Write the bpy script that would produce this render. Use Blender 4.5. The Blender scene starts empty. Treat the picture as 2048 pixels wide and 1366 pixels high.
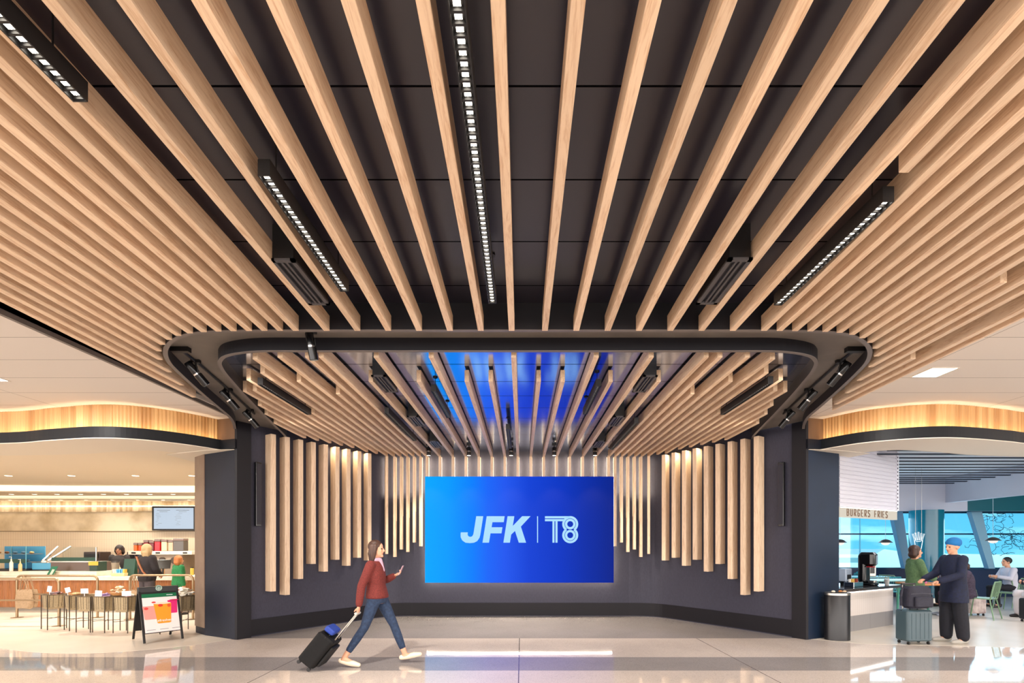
import bpy, bmesh, math, random
from math import sin, cos, pi, radians as R, sqrt, atan2
from mathutils import Vector, Matrix, Euler
random.seed(7)
scn = bpy.context.scene
COL = scn.collection
# ------------------------------------------------------------------ camera
F = 967.0; CX = 1043.0; HY = 1092.0; CZ = 1.6      # focal length in pixels, vanishing point, eye height
cam = bpy.data.objects.new('camera', bpy.data.cameras.new('camera')); COL.objects.link(cam)
cam.location = (0, 0, CZ); cam.rotation_euler = (pi / 2, 0, 0)
cam.data.sensor_width = 36; cam.data.lens = F / 2048 * 36
cam.data.shift_x = -(CX - 1024) / 2048; cam.data.shift_y = (HY - 683) / 2048
cam.data.clip_start = .05; cam.data.clip_end = 400
scn.camera = cam
# ------------------------------------------------------------------ world, exposure
def lin(r, g, b):
    f = lambda c: (c / 255 / 12.92) if c <= 10.3 else ((c / 255 + .055) / 1.055) ** 2.4
    return (f(r), f(g), f(b), 1)
vs = scn.view_settings
vs.view_transform = 'Standard'; vs.look = 'None'; vs.exposure = -0.2; vs.gamma = 1; vs.use_curve_mapping = False
cy = scn.cycles
cy.max_bounces = 7; cy.diffuse_bounces = 4; cy.glossy_bounces = 3; cy.transmission_bounces = 4; cy.transparent_max_bounces = 6
cy.sample_clamp_indirect = 4; cy.caustics_reflective = False; cy.caustics_refractive = False
cy.use_denoising = True
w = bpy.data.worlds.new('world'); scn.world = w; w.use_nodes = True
nt = w.node_tree; nt.nodes.clear()
out = nt.nodes.new('ShaderNodeOutputWorld'); bg = nt.nodes.new('ShaderNodeBackground')
tc = nt.nodes.new('ShaderNodeTexCoord'); sp = nt.nodes.new('ShaderNodeSeparateXYZ')
nt.links.new(tc.outputs['Generated'], sp.inputs[0])
rz = nt.nodes.new('ShaderNodeValToRGB'); nt.links.new(sp.outputs['Z'], rz.inputs[0])
rz.color_ramp.elements[0].position = 0; rz.color_ramp.elements[0].color = (.5, 1.08, 1.4, 1)
rz.color_ramp.elements[1].position = .35; rz.color_ramp.elements[1].color = (.08, .55, 1.25, 1)
ns = nt.nodes.new('ShaderNodeTexNoise'); ns.inputs['Scale'].default_value = 9; ns.inputs['Detail'].default_value = 6
mp = nt.nodes.new('ShaderNodeMapping'); mp.inputs['Scale'].default_value = (1, 1, 5)
nt.links.new(tc.outputs['Generated'], mp.inputs[0]); nt.links.new(mp.outputs[0], ns.inputs['Vector'])
cr = nt.nodes.new('ShaderNodeValToRGB'); cr.color_ramp.elements[0].position = .54; cr.color_ramp.elements[1].position = .72
nt.links.new(ns.outputs['Fac'], cr.inputs[0])
mx = nt.nodes.new('ShaderNodeMixRGB'); mx.inputs[2].default_value = (1.5, 1.7, 1.8, 1)
nt.links.new(cr.outputs[0], mx.inputs[0]); nt.links.new(rz.outputs[0], mx.inputs[1])
# the rest of the bright terminal hall lies behind the camera: warm light from that half
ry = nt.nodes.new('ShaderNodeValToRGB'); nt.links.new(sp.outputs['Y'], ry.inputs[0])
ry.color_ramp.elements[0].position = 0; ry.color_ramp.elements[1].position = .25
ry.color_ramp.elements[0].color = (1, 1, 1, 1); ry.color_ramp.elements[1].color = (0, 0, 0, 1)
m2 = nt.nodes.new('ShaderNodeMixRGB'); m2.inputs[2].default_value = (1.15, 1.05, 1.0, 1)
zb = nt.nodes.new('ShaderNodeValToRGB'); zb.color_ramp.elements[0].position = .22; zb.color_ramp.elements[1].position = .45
zb.color_ramp.elements[0].color = (6.6, 6.1, 5.75, 1); zb.color_ramp.elements[1].color = (1.0, .92, .86, 1)   # low band raised as added fill for the batten faces, dimmer above
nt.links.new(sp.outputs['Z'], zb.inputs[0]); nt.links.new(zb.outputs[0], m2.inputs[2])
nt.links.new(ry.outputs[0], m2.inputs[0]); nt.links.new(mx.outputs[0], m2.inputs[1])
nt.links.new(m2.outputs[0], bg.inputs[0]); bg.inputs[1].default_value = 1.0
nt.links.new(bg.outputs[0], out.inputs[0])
# ------------------------------------------------------------------ lamps of the place, and added fill lamps
def lamp(name, kind, loc, power, col=(1, .84, .66), rot=(0, 0, 0), **k):
    d = bpy.data.lights.new(name, kind); d.energy = power; d.color = col
    for a, b in k.items(): setattr(d, a, b)
    o = bpy.data.objects.new(name, d); COL.objects.link(o); o.location = loc; o.rotation_euler = rot
    return o
def aim(o, target):
    o.rotation_euler = (Vector(target) - o.location).to_track_quat('-Z', 'Y').to_euler(); return o
WHITE = (1, .90, .80)
# downlight of the linear fittings between the front beams (they fall on the floor ahead of and under the camera)
for x, y0, y1, p, k in ((-1.92, .9, 2.1, 95, 3), (-1.335, 2.53, 3.7, 90, 3), (-.235, 1.2, 3.85, 190, 5), (2.04, 2.7, 3.9, 90, 3)):
    for i in range(k):
        lamp('linear_downlight', 'SPOT', (x, y0 + (y1 - y0) * (i + .5) / k, 3.53), p * 1.0 / k, WHITE, spot_size=R(150), spot_blend=.6, shadow_soft_size=.012)
# unseen area lamps added behind the camera for the hall's light
for x in (-3.6, 0, 3.6):
    lamp('hall_fill_light', 'AREA', (x, -2.6, 3.7), 150, WHITE, (0, 0, 0), shape='RECTANGLE', size=1.2, size_y=1.2, spread=R(150))
# square panels in the white side ceilings
for x, y in ((-6.95, 6.25), (5.2, 6.09), (-8.0, 1.9), (7.0, 1.9)):
    lamp('ceiling_panel_light', 'AREA', (x, y, 3.786), 95, (1, .95, .90), (0, 0, 0), shape='SQUARE', size=.3)
# coffee shop downlights
for x in (-11.5, -9.6, -7.8):
    for y in (9.9, 12.3):
        lamp('shop_downlight', 'AREA', (x, y, 3.2), 56, (1, .89, .76), (0, 0, 0), shape='DISK', size=.25, spread=R(140))
for x in (-12.6, -10.6, -8.6):
    lamp('counter_downlight', 'AREA', (x, 13.9, 3.04), 34, (1, .92, .84), (0, 0, 0), shape='DISK', size=.3, spread=R(150))
# burger shop
for x, y in ((9.0, 9.2), (9.9, 10.9), (11.6, 9.6)):
    lamp('shop_downlight', 'AREA', (x, y, 3.3), 26, (.95, .93, 1), (0, 0, 0), shape='DISK', size=.25, spread=R(150))
lamp('shutter_fill_light', 'AREA', (7.9, 8.25, 3.235), 15, (.95, .95, 1), shape='DISK', size=.2)  # no fitting here: lamp added to brighten the roller shutter
lamp('window_fill_light', 'AREA', (11.4, 14.1, 1.7), 110, (.6, .86, 1), (R(-115), 0, 0), shape='RECTANGLE', size=7, size_y=1.6)  # lamp added inside the window, tilted up to brighten the ceiling
# alcove: track spots above the screen
for x in (-1.96, -1.11, -.22, .69, 1.55):
    aim(lamp('track_spot_light', 'SPOT', (x, 10.2, 3.36), 250, (1, .86, .70), spot_size=R(88), spot_blend=.6, shadow_soft_size=.04), (x * 1.12, 10.35, 0))

# ring track spots: cross-lighting the batten walls and the floor before the screen
for sg in (-1, 1):
    for (mx_, my_), tg, pw in zip(((3.70, 5.55), (3.93, 6.55), (4.20, 7.55)), ((-4.3, 8.9, .7), (2.7, 7.5, 0), (-3.3, 10.3, .9)), (330, 210, 330)):
        aim(lamp('track_spot_light', 'SPOT', (-.04 + sg * (mx_ - .07), my_ + .08, 3.47), pw, (1, .90, .80), spot_size=R(42 if pw < 300 else 84), spot_blend=.9, shadow_soft_size=.04), (sg * tg[0], tg[1], tg[2]))
aim(lamp('track_spot_light', 'SPOT', (-2.05, 4.88, 3.42), 420, (1, .90, .80), spot_size=R(100), spot_blend=.9, shadow_soft_size=.04), (-.6, 6.9, 0))
# ------------------------------------------------------------------ materials
def mat(name, col=(.8, .8, .8), rough=.5, metal=0, spec=.5, emit=None, es=0, ior=None, coat=0, alpha=None, trans=0):
    m = bpy.data.materials.new(name); m.use_nodes = True
    b = m.node_tree.nodes['Principled BSDF']
    c = tuple(col) + ((1,) if len(col) == 3 else ())
    b.inputs['Base Color'].default_value = c; b.inputs['Roughness'].default_value = rough
    b.inputs['Metallic'].default_value = metal; b.inputs['Specular IOR Level'].default_value = spec
    if ior: b.inputs['IOR'].default_value = ior
    if coat: b.inputs['Coat Weight'].default_value = coat
    if trans: b.inputs['Transmission Weight'].default_value = trans
    if emit: b.inputs['Emission Color'].default_value = tuple(emit) + ((1,) if len(emit) == 3 else ()); b.inputs['Emission Strength'].default_value = es
    return m
def nodes(m): return m.node_tree, m.node_tree.nodes['Principled BSDF']
def N(t, kind, **k):
    n = t.nodes.new('ShaderNode' + kind)
    for a, b in k.items():
        if a in n.inputs: n.inputs[a].default_value = b
        else: setattr(n, a, b)
    return n
def ramp(t, stops):
    r = t.nodes.new('ShaderNodeValToRGB'); e = r.color_ramp.elements
    while len(e) < len(stops): e.new(.5)
    for i, (p, c) in enumerate(stops): e[i].position = p; e[i].color = c
    return r
def noisy(name, c1, c2, scale, rough=.6, detail=3, stretch=(1, 1, 1), lo=.35, hi=.65, bump=0, **k):
    m = mat(name, c1, rough, **k); t, b = nodes(m)
    tcn = N(t, 'TexCoord'); mpn = N(t, 'Mapping'); mpn.inputs['Scale'].default_value = stretch
    t.links.new(tcn.outputs['Object'], mpn.inputs[0])
    n = N(t, 'TexNoise', Scale=scale, Detail=detail); t.links.new(mpn.outputs[0], n.inputs['Vector'])
    r = ramp(t, [(lo, tuple(c1)[:3] + (1,)), (hi, tuple(c2)[:3] + (1,))]); t.links.new(n.outputs['Fac'], r.inputs[0])
    t.links.new(r.outputs[0], b.inputs['Base Color'])
    if bump:
        bn = N(t, 'Bump', Strength=bump); t.links.new(n.outputs['Fac'], bn.inputs['Height']); t.links.new(bn.outputs[0], b.inputs['Normal'])
    return m
def wood(name, axis, light, dark, tint=.12, rough=.45):
    """maple: long grain along one axis, a little different on every piece"""
    m = mat(name, light, rough); t, b = nodes(m)
    tcn = N(t, 'TexCoord'); oi = N(t, 'ObjectInfo'); mp1 = N(t, 'Mapping')
    s = [26, 26, 26]; s[axis] = 2.0; mp1.inputs['Scale'].default_value = s
    t.links.new(tcn.outputs['Object'], mp1.inputs[0])
    ml = N(t, 'Math', operation='MULTIPLY'); ml.inputs[1].default_value = 37; t.links.new(oi.outputs['Random'], ml.inputs[0])
    cb = N(t, 'CombineXYZ'); t.links.new(ml.outputs[0], cb.inputs[0]); t.links.new(ml.outputs[0], cb.inputs[1]); t.links.new(ml.outputs[0], cb.inputs[2])
    ad = N(t, 'VectorMath', operation='ADD'); t.links.new(mp1.outputs[0], ad.inputs[0]); t.links.new(cb.outputs[0], ad.inputs[1])
    n1 = N(t, 'TexNoise', Scale=1.0, Detail=5, Roughness=.62, Distortion=1.6); t.links.new(ad.outputs[0], n1.inputs['Vector'])
    n2 = N(t, 'TexNoise', Scale=5.0, Detail=3, Roughness=.7); t.links.new(ad.outputs[0], n2.inputs['Vector'])
    mxx = N(t, 'Mix', data_type='FLOAT'); mxx.inputs[0].default_value = .35
    t.links.new(n1.outputs['Fac'], mxx.inputs[2]); t.links.new(n2.outputs['Fac'], mxx.inputs[3])
    r = ramp(t, [(.36, dark), (.52, light), (.8, tuple(min(1, c * 1.06) for c in light[:3]) + (1,))]); t.links.new(mxx.outputs[0], r.inputs[0])
    hs = N(t, 'HueSaturation'); mr = N(t, 'MapRange'); mr.inputs[3].default_value = 1 - tint; mr.inputs[4].default_value = 1 + tint * .6
    t.links.new(oi.outputs['Random'], mr.inputs[0]); t.links.new(mr.outputs[0], hs.inputs['Value']); t.links.new(r.outputs[0], hs.inputs['Color'])
    t.links.new(hs.outputs[0], b.inputs['Base Color'])
    return m
L3 = lambda *a: lin(*a)
WD_Y = wood('maple_lengthwise', 1, lin(238, 210, 178), lin(210, 171, 134))
WD_Z = wood('maple_upright', 2, lin(240, 213, 182), lin(214, 180, 145))
BLACK = mat('black_metal', lin(22, 21, 22), .45)
BLACKG = mat('black_gloss', lin(16, 16, 18), .2)
DARKRING = noisy('dark_bronze_paint', lin(116, 109, 102), lin(104, 97, 92), 3, .5)
LIP = mat('grey_bronze_lip', lin(112, 104, 100), .45)
RBLK = mat('ring_black_face', lin(18, 18, 26), .5)
def panelled(name, c, pitch, y0, rough, ior, axis='Y', wd=.012, jc=(.004, .004, .005, 1), both=None):
    m = mat(name, c, rough, ior=ior); t, b = nodes(m)
    g = N(t, 'NewGeometry'); s = N(t, 'SeparateXYZ'); t.links.new(g.outputs['Position'], s.inputs[0])
    def line(ax, p, o, wdd):
        a = N(t, 'Math', operation='SUBTRACT'); a.inputs[1].default_value = o - 50 * p; t.links.new(s.outputs[ax], a.inputs[0])
        q = N(t, 'Math', operation='DIVIDE'); q.inputs[1].default_value = p; t.links.new(a.outputs[0], q.inputs[0])
        f = N(t, 'Math', operation='FRACT'); t.links.new(q.outputs[0], f.inputs[0])
        l = N(t, 'Math', operation='LESS_THAN'); l.inputs[1].default_value = wdd / p; t.links.new(f.outputs[0], l.inputs[0])
        return l
    l = line(axis, pitch, y0, wd)
    if both:
        l2 = line(both[0], both[1], both[2], wd); mm = N(t, 'Math', operation='MAXIMUM'); t.links.new(l.outputs[0], mm.inputs[0]); t.links.new(l2.outputs[0], mm.inputs[1]); l = mm
    sv = N(t, 'MapRange'); sv.inputs[3].default_value = .5; sv.inputs[4].default_value = 0; t.links.new(l.outputs[0], sv.inputs[0]); t.links.new(sv.outputs[0], b.inputs['Specular IOR Level'])
    mxn = N(t, 'MixRGB'); mxn.inputs[1].default_value = c; mxn.inputs[2].default_value = jc
    t.links.new(l.outputs[0], mxn.inputs[0]); t.links.new(mxn.outputs[0], b.inputs['Base Color'])
    return m
CEIL_F = panelled('black_metal_ceiling_front', lin(34, 32, 44), .604, 2.36, .30, 1.6)
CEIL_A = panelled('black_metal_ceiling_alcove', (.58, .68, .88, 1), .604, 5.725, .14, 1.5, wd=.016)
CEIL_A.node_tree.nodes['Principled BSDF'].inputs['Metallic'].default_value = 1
WALLG = noisy('charcoal_wall_vinyl', lin(62, 62, 76), lin(57, 57, 70), 60, .6, stretch=(1, 1, .3), spec=.25)
BASE = mat('black_base', lin(22, 20, 26), .5, spec=.25)
NAVY = noisy('blue_grey_column_paint', lin(26, 32, 46), lin(23, 29, 42), 2, .5, spec=.25)
NAVYR = noisy('navy_column_paint', lin(18, 34, 56), lin(16, 31, 51), 2, .5, spec=.25)
WHITEC = panelled('white_ceiling_tile', lin(232, 224, 214), .61, 5.07, .8, 1.45, wd=.008, jc=lin(150, 140, 130), both=('X', 2.44, -7.3))
PLASTER = mat('cream_plaster', lin(236, 226, 210), .8)
WOODV = None
STEEL = mat('brushed_steel', lin(190, 186, 178), .3, 1)
CHROME = mat('polished_chrome', lin(225, 225, 225), .12, 1)
def emis(name, c, s):
    m = mat(name, (0, 0, 0), .6, emit=c, es=s); return m
LEDW = emis('led_lens', (1, .9, .76), 14)
LEDD = emis('led_lens_dim', (1, .92, .82), 3.5)
LEDWARM = emis('warm_led_strip', (1, .78, .50), 44)
LEDWHITE = emis('white_led_strip', (1, .86, .68), 5)
# ------------------------------------------------------------------ geometry helpers
class M:
    def __init__(s): s.v = []; s.f = []; s.m = []; s.sm = []
    def add(s, vs, fs, mi=0, sm=False):
        o = len(s.v); s.v += [tuple(v) for v in vs]
        for f in fs: s.f.append(tuple(i + o for i in f)); s.m.append(mi); s.sm.append(sm)
        return s
    def box(s, x0, x1, y0, y1, z0, z1, mi=0, mt=None):
        vs = [(x, y, z) for z in (z0, z1) for x, y in ((x0, y0), (x1, y0), (x1, y1), (x0, y1))]
        if mt: vs = [mt @ Vector(v) for v in vs]
        return s.add(vs, [(3, 2, 1, 0), (4, 5, 6, 7), (0, 1, 5, 4), (1, 2, 6, 5), (2, 3, 7, 6), (3, 0, 4, 7)], mi)
    def rbox(s, x0, x1, y0, y1, z0, z1, r=.02, mi=0, mt=None, seg=4):
        """box with rounded upright edges and softened top and bottom"""
        r = min(r, (x1 - x0) / 2.01, (y1 - y0) / 2.01); e = min(r * .5, (z1 - z0) / 3)
        pts = []
        for cx, cy, a0 in ((x1 - r, y1 - r, 0), (x0 + r, y1 - r, 90), (x0 + r, y0 + r, 180), (x1 - r, y0 + r, 270)):
            for k in range(seg + 1): pts.append((cx, cy, R(a0 + 90 * k / seg)))
        rings = []
        for z, ins in ((z0, e), (z0 + e, 0), (z1 - e, 0), (z1, e)):
            rings.append([(cx + (r - ins) * cos(a), cy + (r - ins) * sin(a), z) for cx, cy, a in pts])
        n = len(pts); vs = [p for q in rings for p in q]
        if mt: vs = [mt @ Vector(v) for v in vs]
        fs = [tuple(range(n))[::-1], tuple(range(3 * n, 4 * n))]
        for k in range(3):
            for i in range(n): j = (i + 1) % n; fs.append((k * n + i, k * n + j, (k + 1) * n + j, (k + 1) * n + i))
        return s.add(vs, fs, mi, False)
    def tube(s, pts, rad, seg=10, mi=0, closed=False, cap=True, flat=1.0):
        pts = [Vector(p) for p in pts]; n = len(pts)
        rr = rad if isinstance(rad, (list, tuple)) else [rad] * n
        vs = []; up = Vector((0, 0, 1)); prev = None
        for i, p in enumerate(pts):
            a = pts[(i - 1) % n] if (closed or i > 0) else p; b = pts[(i + 1) % n] if (closed or i < n - 1) else p
            d = (b - a).normalized() if (b - a).length > 1e-9 else Vector((0, 0, 1))
            if prev is None:
                u = d.cross(up); u = d.cross(Vector((1, 0, 0))) if u.length < .05 else u
            else:
                u = prev - d * prev.dot(d); u = d.cross(up) if u.length < 1e-4 else u
            u.normalize(); prev = u; q = d.cross(u)
            for k in range(seg):
                t = 2 * pi * k / seg; vs.append(p + u * (rr[i] * cos(t)) + q * (rr[i] * flat * sin(t)))
        fs = []
        for i in range(n if closed else n - 1):
            j = (i + 1) % n
            for k in range(seg): l = (k + 1) % seg; fs.append((i * seg + k, i * seg + l, j * seg + l, j * seg + k))
        if cap and not closed: fs += [tuple(range(seg))[::-1], tuple(range((n - 1) * seg, n * seg))]
        return s.add(vs, fs, mi, True)
    def cyl(s, p0, p1, r0, r1=None, seg=16, mi=0): return s.tube([p0, p1], [r0, r0 if r1 is None else r1], seg, mi)
    def lathe(s, prof, c=(0, 0, 0), seg=24, mi=0, sx=1, sy=1, a0=0, a1=360, mt=None):
        full = (a1 - a0) >= 359.9; n = seg if full else seg + 1
        vs = [(c[0] + r * cos(R(a0 + (a1 - a0) * k / seg)) * sx, c[1] + r * sin(R(a0 + (a1 - a0) * k / seg)) * sy, c[2] + z) for r, z in prof for k in range(n)]
        if mt: vs = [mt @ Vector(v) for v in vs]
        fs = []
        for i in range(len(prof) - 1):
            for k in range(seg if full else seg):
                l = (k + 1) % n if full else k + 1
                fs.append((i * n + k, i * n + l, (i + 1) * n + l, (i + 1) * n + k))
        return s.add(vs, fs, mi, True)
    def ball(s, c, r, mi=0, seg=14, mt=None, rings=9):
        r = (r, r, r) if not isinstance(r, (list, tuple)) else r
        vs = []; fs = []
        for i in range(rings + 1):
            a = pi * i / rings
            for k in range(seg):
                t = 2 * pi * k / seg; p = Vector((r[0] * sin(a) * cos(t), r[1] * sin(a) * sin(t), r[2] * cos(a)))
                if mt: p = mt @ p
                vs.append(p + Vector(c))
        for i in range(rings):
            for k in range(seg): l = (k + 1) % seg; fs.append((i * seg + k, (i + 1) * seg + k, (i + 1) * seg + l, i * seg + l))
        return s.add(vs, fs, mi, True)
    def prism(s, poly, z0, z1, mi=0, caps=True, mt=None):
        n = len(poly); vs = [(x, y, z0) for x, y in poly] + [(x, y, z1) for x, y in poly]
        if mt: vs = [mt @ Vector(v) for v in vs]
        fs = [(i, (i + 1) % n, n + (i + 1) % n, n + i) for i in range(n)]
        if caps: fs += [tuple(range(n))[::-1], tuple(range(n, 2 * n))]
        return s.add(vs, fs, mi)
    def ribbon(s, path, z0, z1, th=0, mi=0):
        """upright sheet following a plan path; th thickens it to the left of travel"""
        if th == 0:
            n = len(path); vs = [(x, y, z0) for x, y in path] + [(x, y, z1) for x, y in path]
            return s.add(vs, [(i, i + 1, n + i + 1, n + i) for i in range(n - 1)], mi)
        o = offset(path, th); return s.prism(list(path) + o[::-1], z0, z1, mi)
    def build(s, name, mats, parent=None, loc=None, rotz=0, tri=False):
        me = bpy.data.meshes.new(name); me.from_pydata(s.v, [], s.f)
        mats = mats if isinstance(mats, (list, tuple)) else [mats]
        for q in mats: me.materials.append(q)
        me.polygons.foreach_set('material_index', s.m); me.polygons.foreach_set('use_smooth', s.sm)
        bm = bmesh.new(); bm.from_mesh(me); bmesh.ops.remove_doubles(bm, verts=bm.verts, dist=1e-6); bmesh.ops.recalc_face_normals(bm, faces=bm.faces)
        for e in bm.edges:
            if len(e.link_faces) == 2 and e.calc_face_angle(0) > .7: e.smooth = False
        bm.to_mesh(me); bm.free(); me.update()
        o = bpy.data.objects.new(name, me); COL.objects.link(o)
        if parent: o.parent = parent
        if loc is not None: o.location = loc
        o.rotation_euler.z = rotz
        return o
def offset(path, d):
    out = []
    for i, (x, y) in enumerate(path):
        a = path[max(0, i - 1)]; b = path[min(len(path) - 1, i + 1)]
        tx, ty = b[0] - a[0], b[1] - a[1]; l = math.hypot(tx, ty) or 1
        out.append((x - ty / l * d, y + tx / l * d))
    return out
def spline(pts, k=6):
    out = []; n = len(pts)
    for i in range(n - 1):
        p0 = pts[max(0, i - 1)]; p1 = pts[i]; p2 = pts[i + 1]; p3 = pts[min(n - 1, i + 2)]
        for j in range(k):
            t = j / k
            out.append(tuple(.5 * (2 * b + (c - a) * t + (2 * a - 5 * b + 4 * c - d) * t * t + (-a + 3 * b - 3 * c + d) * t ** 3) for a, b, c, d in zip(p0, p1, p2, p3)))
    return out + [tuple(pts[-1])]
def tag(o, label, cat, group=None, kind=None):
    o['label'] = label; o['category'] = cat
    if group: o['group'] = group
    if kind: o['kind'] = kind
    return o
def thing(name, label, cat, loc=(0, 0, 0), rotz=0, group=None):
    o = bpy.data.objects.new(name, None); COL.objects.link(o); o.empty_display_size = .1
    o.location = loc; o.rotation_euler.z = rotz
    return tag(o, label, cat, group)
def struct(o): o['kind'] = 'structure'; return o
def fl(px, py):  # floor point seen at a pixel
    y = CZ * F / (py - HY); return ((px - CX) * y / F, y)
def at(px, py, y): return ((px - CX) * y / F, y, CZ - (py - HY) * y / F)
def copy_tree(o, parent=None):
    c = o.copy(); COL.objects.link(c)
    if parent: c.parent = parent
    for ch in list(o.children): copy_tree(ch, c)
    return c
ORD = 'first second third fourth fifth sixth seventh eighth ninth tenth eleventh twelfth thirteenth fourteenth fifteenth sixteenth seventeenth eighteenth nineteenth twentieth twenty-first twenty-second twenty-third twenty-fourth'.split()
def text_mesh(body, size, name, m, parent, loc, rot, shear=0, align='CENTER', extr=.0008):
    cu = bpy.data.curves.new(name, 'FONT'); cu.body = body; cu.size = size; cu.align_x = align; cu.align_y = 'CENTER'; cu.shear = shear; cu.extrude = extr
    o = bpy.data.objects.new(name, cu); COL.objects.link(o)
    me = bpy.data.meshes.new_from_object(o.evaluated_get(bpy.context.evaluated_depsgraph_get()))
    bpy.data.objects.remove(o); q = bpy.data.objects.new(name, me); COL.objects.link(q); me.materials.clear(); me.materials.append(m)
    q.parent = parent; q.location = loc; q.rotation_euler = rot
    return q
# ------------------------------------------------------------------ room shell
# terrazzo floor with darker cross bands and a pale inlaid zone in front of the coffee shop
def terrazzo():
    m = mat('terrazzo', (.6, .6, .6), .1, ior=1.7); t, b = nodes(m)
    g = N(t, 'NewGeometry'); s = N(t, 'SeparateXYZ'); t.links.new(g.outputs['Position'], s.inputs[0])
    def mth(op, a, v=None):
        n = N(t, 'Math', operation=op)
        t.links.new(a, n.inputs[0])
        if v is not None:
            if isinstance(v, (int, float)): n.inputs[1].default_value = v
            else: t.links.new(v, n.inputs[1])
        return n.outputs[0]
    def band(y0, y1): return mth('MULTIPLY', mth('GREATER_THAN', s.outputs['Y'], y0), mth('LESS_THAN', s.outputs['Y'], y1))
    dk = mth('MAXIMUM', band(6.21, 6.96), mth('MAXIMUM', band(8.38, 14.0), band(3.4, 4.15)))
    sp1 = N(t, 'TexVoronoi', Scale=130); t.links.new(g.outputs['Position'], sp1.inputs['Vector'])
    sp2 = N(t, 'TexVoronoi', Scale=55); t.links.new(g.outputs['Position'], sp2.inputs['Vector'])
    mix = N(t, 'MixRGB'); mix.inputs[1].default_value = lin(228, 215, 205); mix.inputs[2].default_value = lin(168, 162, 160)
    t.links.new(dk, mix.inputs[0])
    v = N(t, 'SeparateColor'); t.links.new(sp1.outputs['Color'], v.inputs[0]); r = ramp(t, [(0, (.72, .72, .72, 1)), (.35, (.95, .95, .95, 1)), (1, (1.05, 1.05, 1.05, 1))]); t.links.new(v.outputs[0], r.inputs[0])
    mu = N(t, 'MixRGB', blend_type='MULTIPLY'); mu.inputs[0].default_value = .8; t.links.new(mix.outputs[0], mu.inputs[1]); t.links.new(r.outputs[0], mu.inputs[2])
    n = N(t, 'TexNoise', Scale=1.5, Detail=3); r2 = ramp(t, [(.3, (.9, .9, .9, 1)), (.7, (1, 1, 1, 1))]); t.links.new(g.outputs['Position'], n.inputs['Vector']); t.links.new(n.outputs['Fac'], r2.inputs[0])
    mu2 = N(t, 'MixRGB', blend_type='MULTIPLY'); mu2.inputs[0].default_value = 1; t.links.new(mu.outputs[0], mu2.inputs[1]); t.links.new(r2.outputs[0], mu2.inputs[2])
    # thin divider strips
    def strip(x0, k, y1):
        a = mth('ABSOLUTE', mth('SUBTRACT', mth('SUBTRACT', s.outputs['X'], mth('MULTIPLY', s.outputs['Y'], k)), x0))
        return mth('MULTIPLY', mth('LESS_THAN', a, .006), mth('LESS_THAN', s.outputs['Y'], y1))
    st = mth('MAXIMUM', strip(-.035, 0, 8.38), mth('MAXIMUM', strip(3.03, 0, 8.38), strip(-3.2, 0, 6.9)))
    mu3 = N(t, 'MixRGB'); mu3.inputs[2].default_value = lin(110, 100, 96); t.links.new(mu2.outputs[0], mu3.inputs[1]); t.links.new(st, mu3.inputs[0])
    t.links.new(mu3.outputs[0], b.inputs['Base Color'])
    rr = N(t, 'MapRange'); rr.inputs[3].default_value = .03; rr.inputs[4].default_value = .07; t.links.new(n.outputs['Fac'], rr.inputs[0]); t.links.new(rr.outputs[0], b.inputs['Roughness'])
    return m
TERR = terrazzo()
PALEF = noisy('pale_floor_tile', lin(226, 216, 202), lin(216, 206, 192), 1.2, .28)
struct(M().box(-20, 20, -12, 20, -.2, 0).build('floor', TERR))
# pale shop floors, inlaid: a curved edge on the coffee shop side
edge = spline([(-17, 7.9), (-9.6, 7.9), (-8.6, 7.72), (-7.4, 7.3), (-6.6, 7.2), (-5.9, 7.38), (-5.3, 7.8), (-4.98, 8.3)], 8)
struct(M().prism(edge + [(-5.0, 9.2), (-5.0, 17), (-17, 17)], -.002, .0015).build('floor.001', PALEF))
struct(M().prism([(4.95, 8.3), (5.6, 7.9), (8, 7.6), (18, 7.4), (18, 19), (4.95, 19)], -.002, .0015).build('floor.002', PALEF))

CXR = -.04
# ---- alcove wall (one curved sheet with thickness), base and jamb frames
half = spline([(4.86, 8.28), (4.60, 8.68), (4.32, 9.10), (4.04, 9.52), (3.76, 9.93), (3.52, 10.28), (3.28, 10.62), (3.05, 10.87), (2.78, 10.99), (2.45, 11.03)], 5)
wallp = [(-x - .03, y) for x, y in half] + [(x, y) for x, y in half[::-1]]          # left jamb -> back -> right jamb
struct(M().ribbon(wallp, 0, 3.80, .08).build('wall_back', WALLG))
bpath = offset(wallp, -.012)
struct(M().ribbon(bpath, .02, .305, .011).build('baseboard_back', BASE))
for sgn, nm in ((-1, 'trim_1'), (1, 'trim_2')):     # black upright frame at each end of the alcove wall
    a = (sgn * 4.875, 8.262); u = (-sgn * .545, .838)
    pl = [a, (a[0] + u[0] * .24, a[1] + u[1] * .24)]
    pl = offset(pl, .016 * sgn * 1); o2 = offset([a, (a[0] + u[0] * .24, a[1] + u[1] * .24)], -.0 * sgn)
    m_ = M(); m_.prism([(a[0] + sgn * .02, a[1] - .01), (a[0] + u[0] * .24 + sgn * .02, a[1] + u[1] * .24), (a[0] + u[0] * .24 - sgn * .022, a[1] + u[1] * .24 - .014), (a[0] - sgn * .022, a[1] - .014)], 0, 3.74)
    struct(m_.build(nm, BASE))
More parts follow.
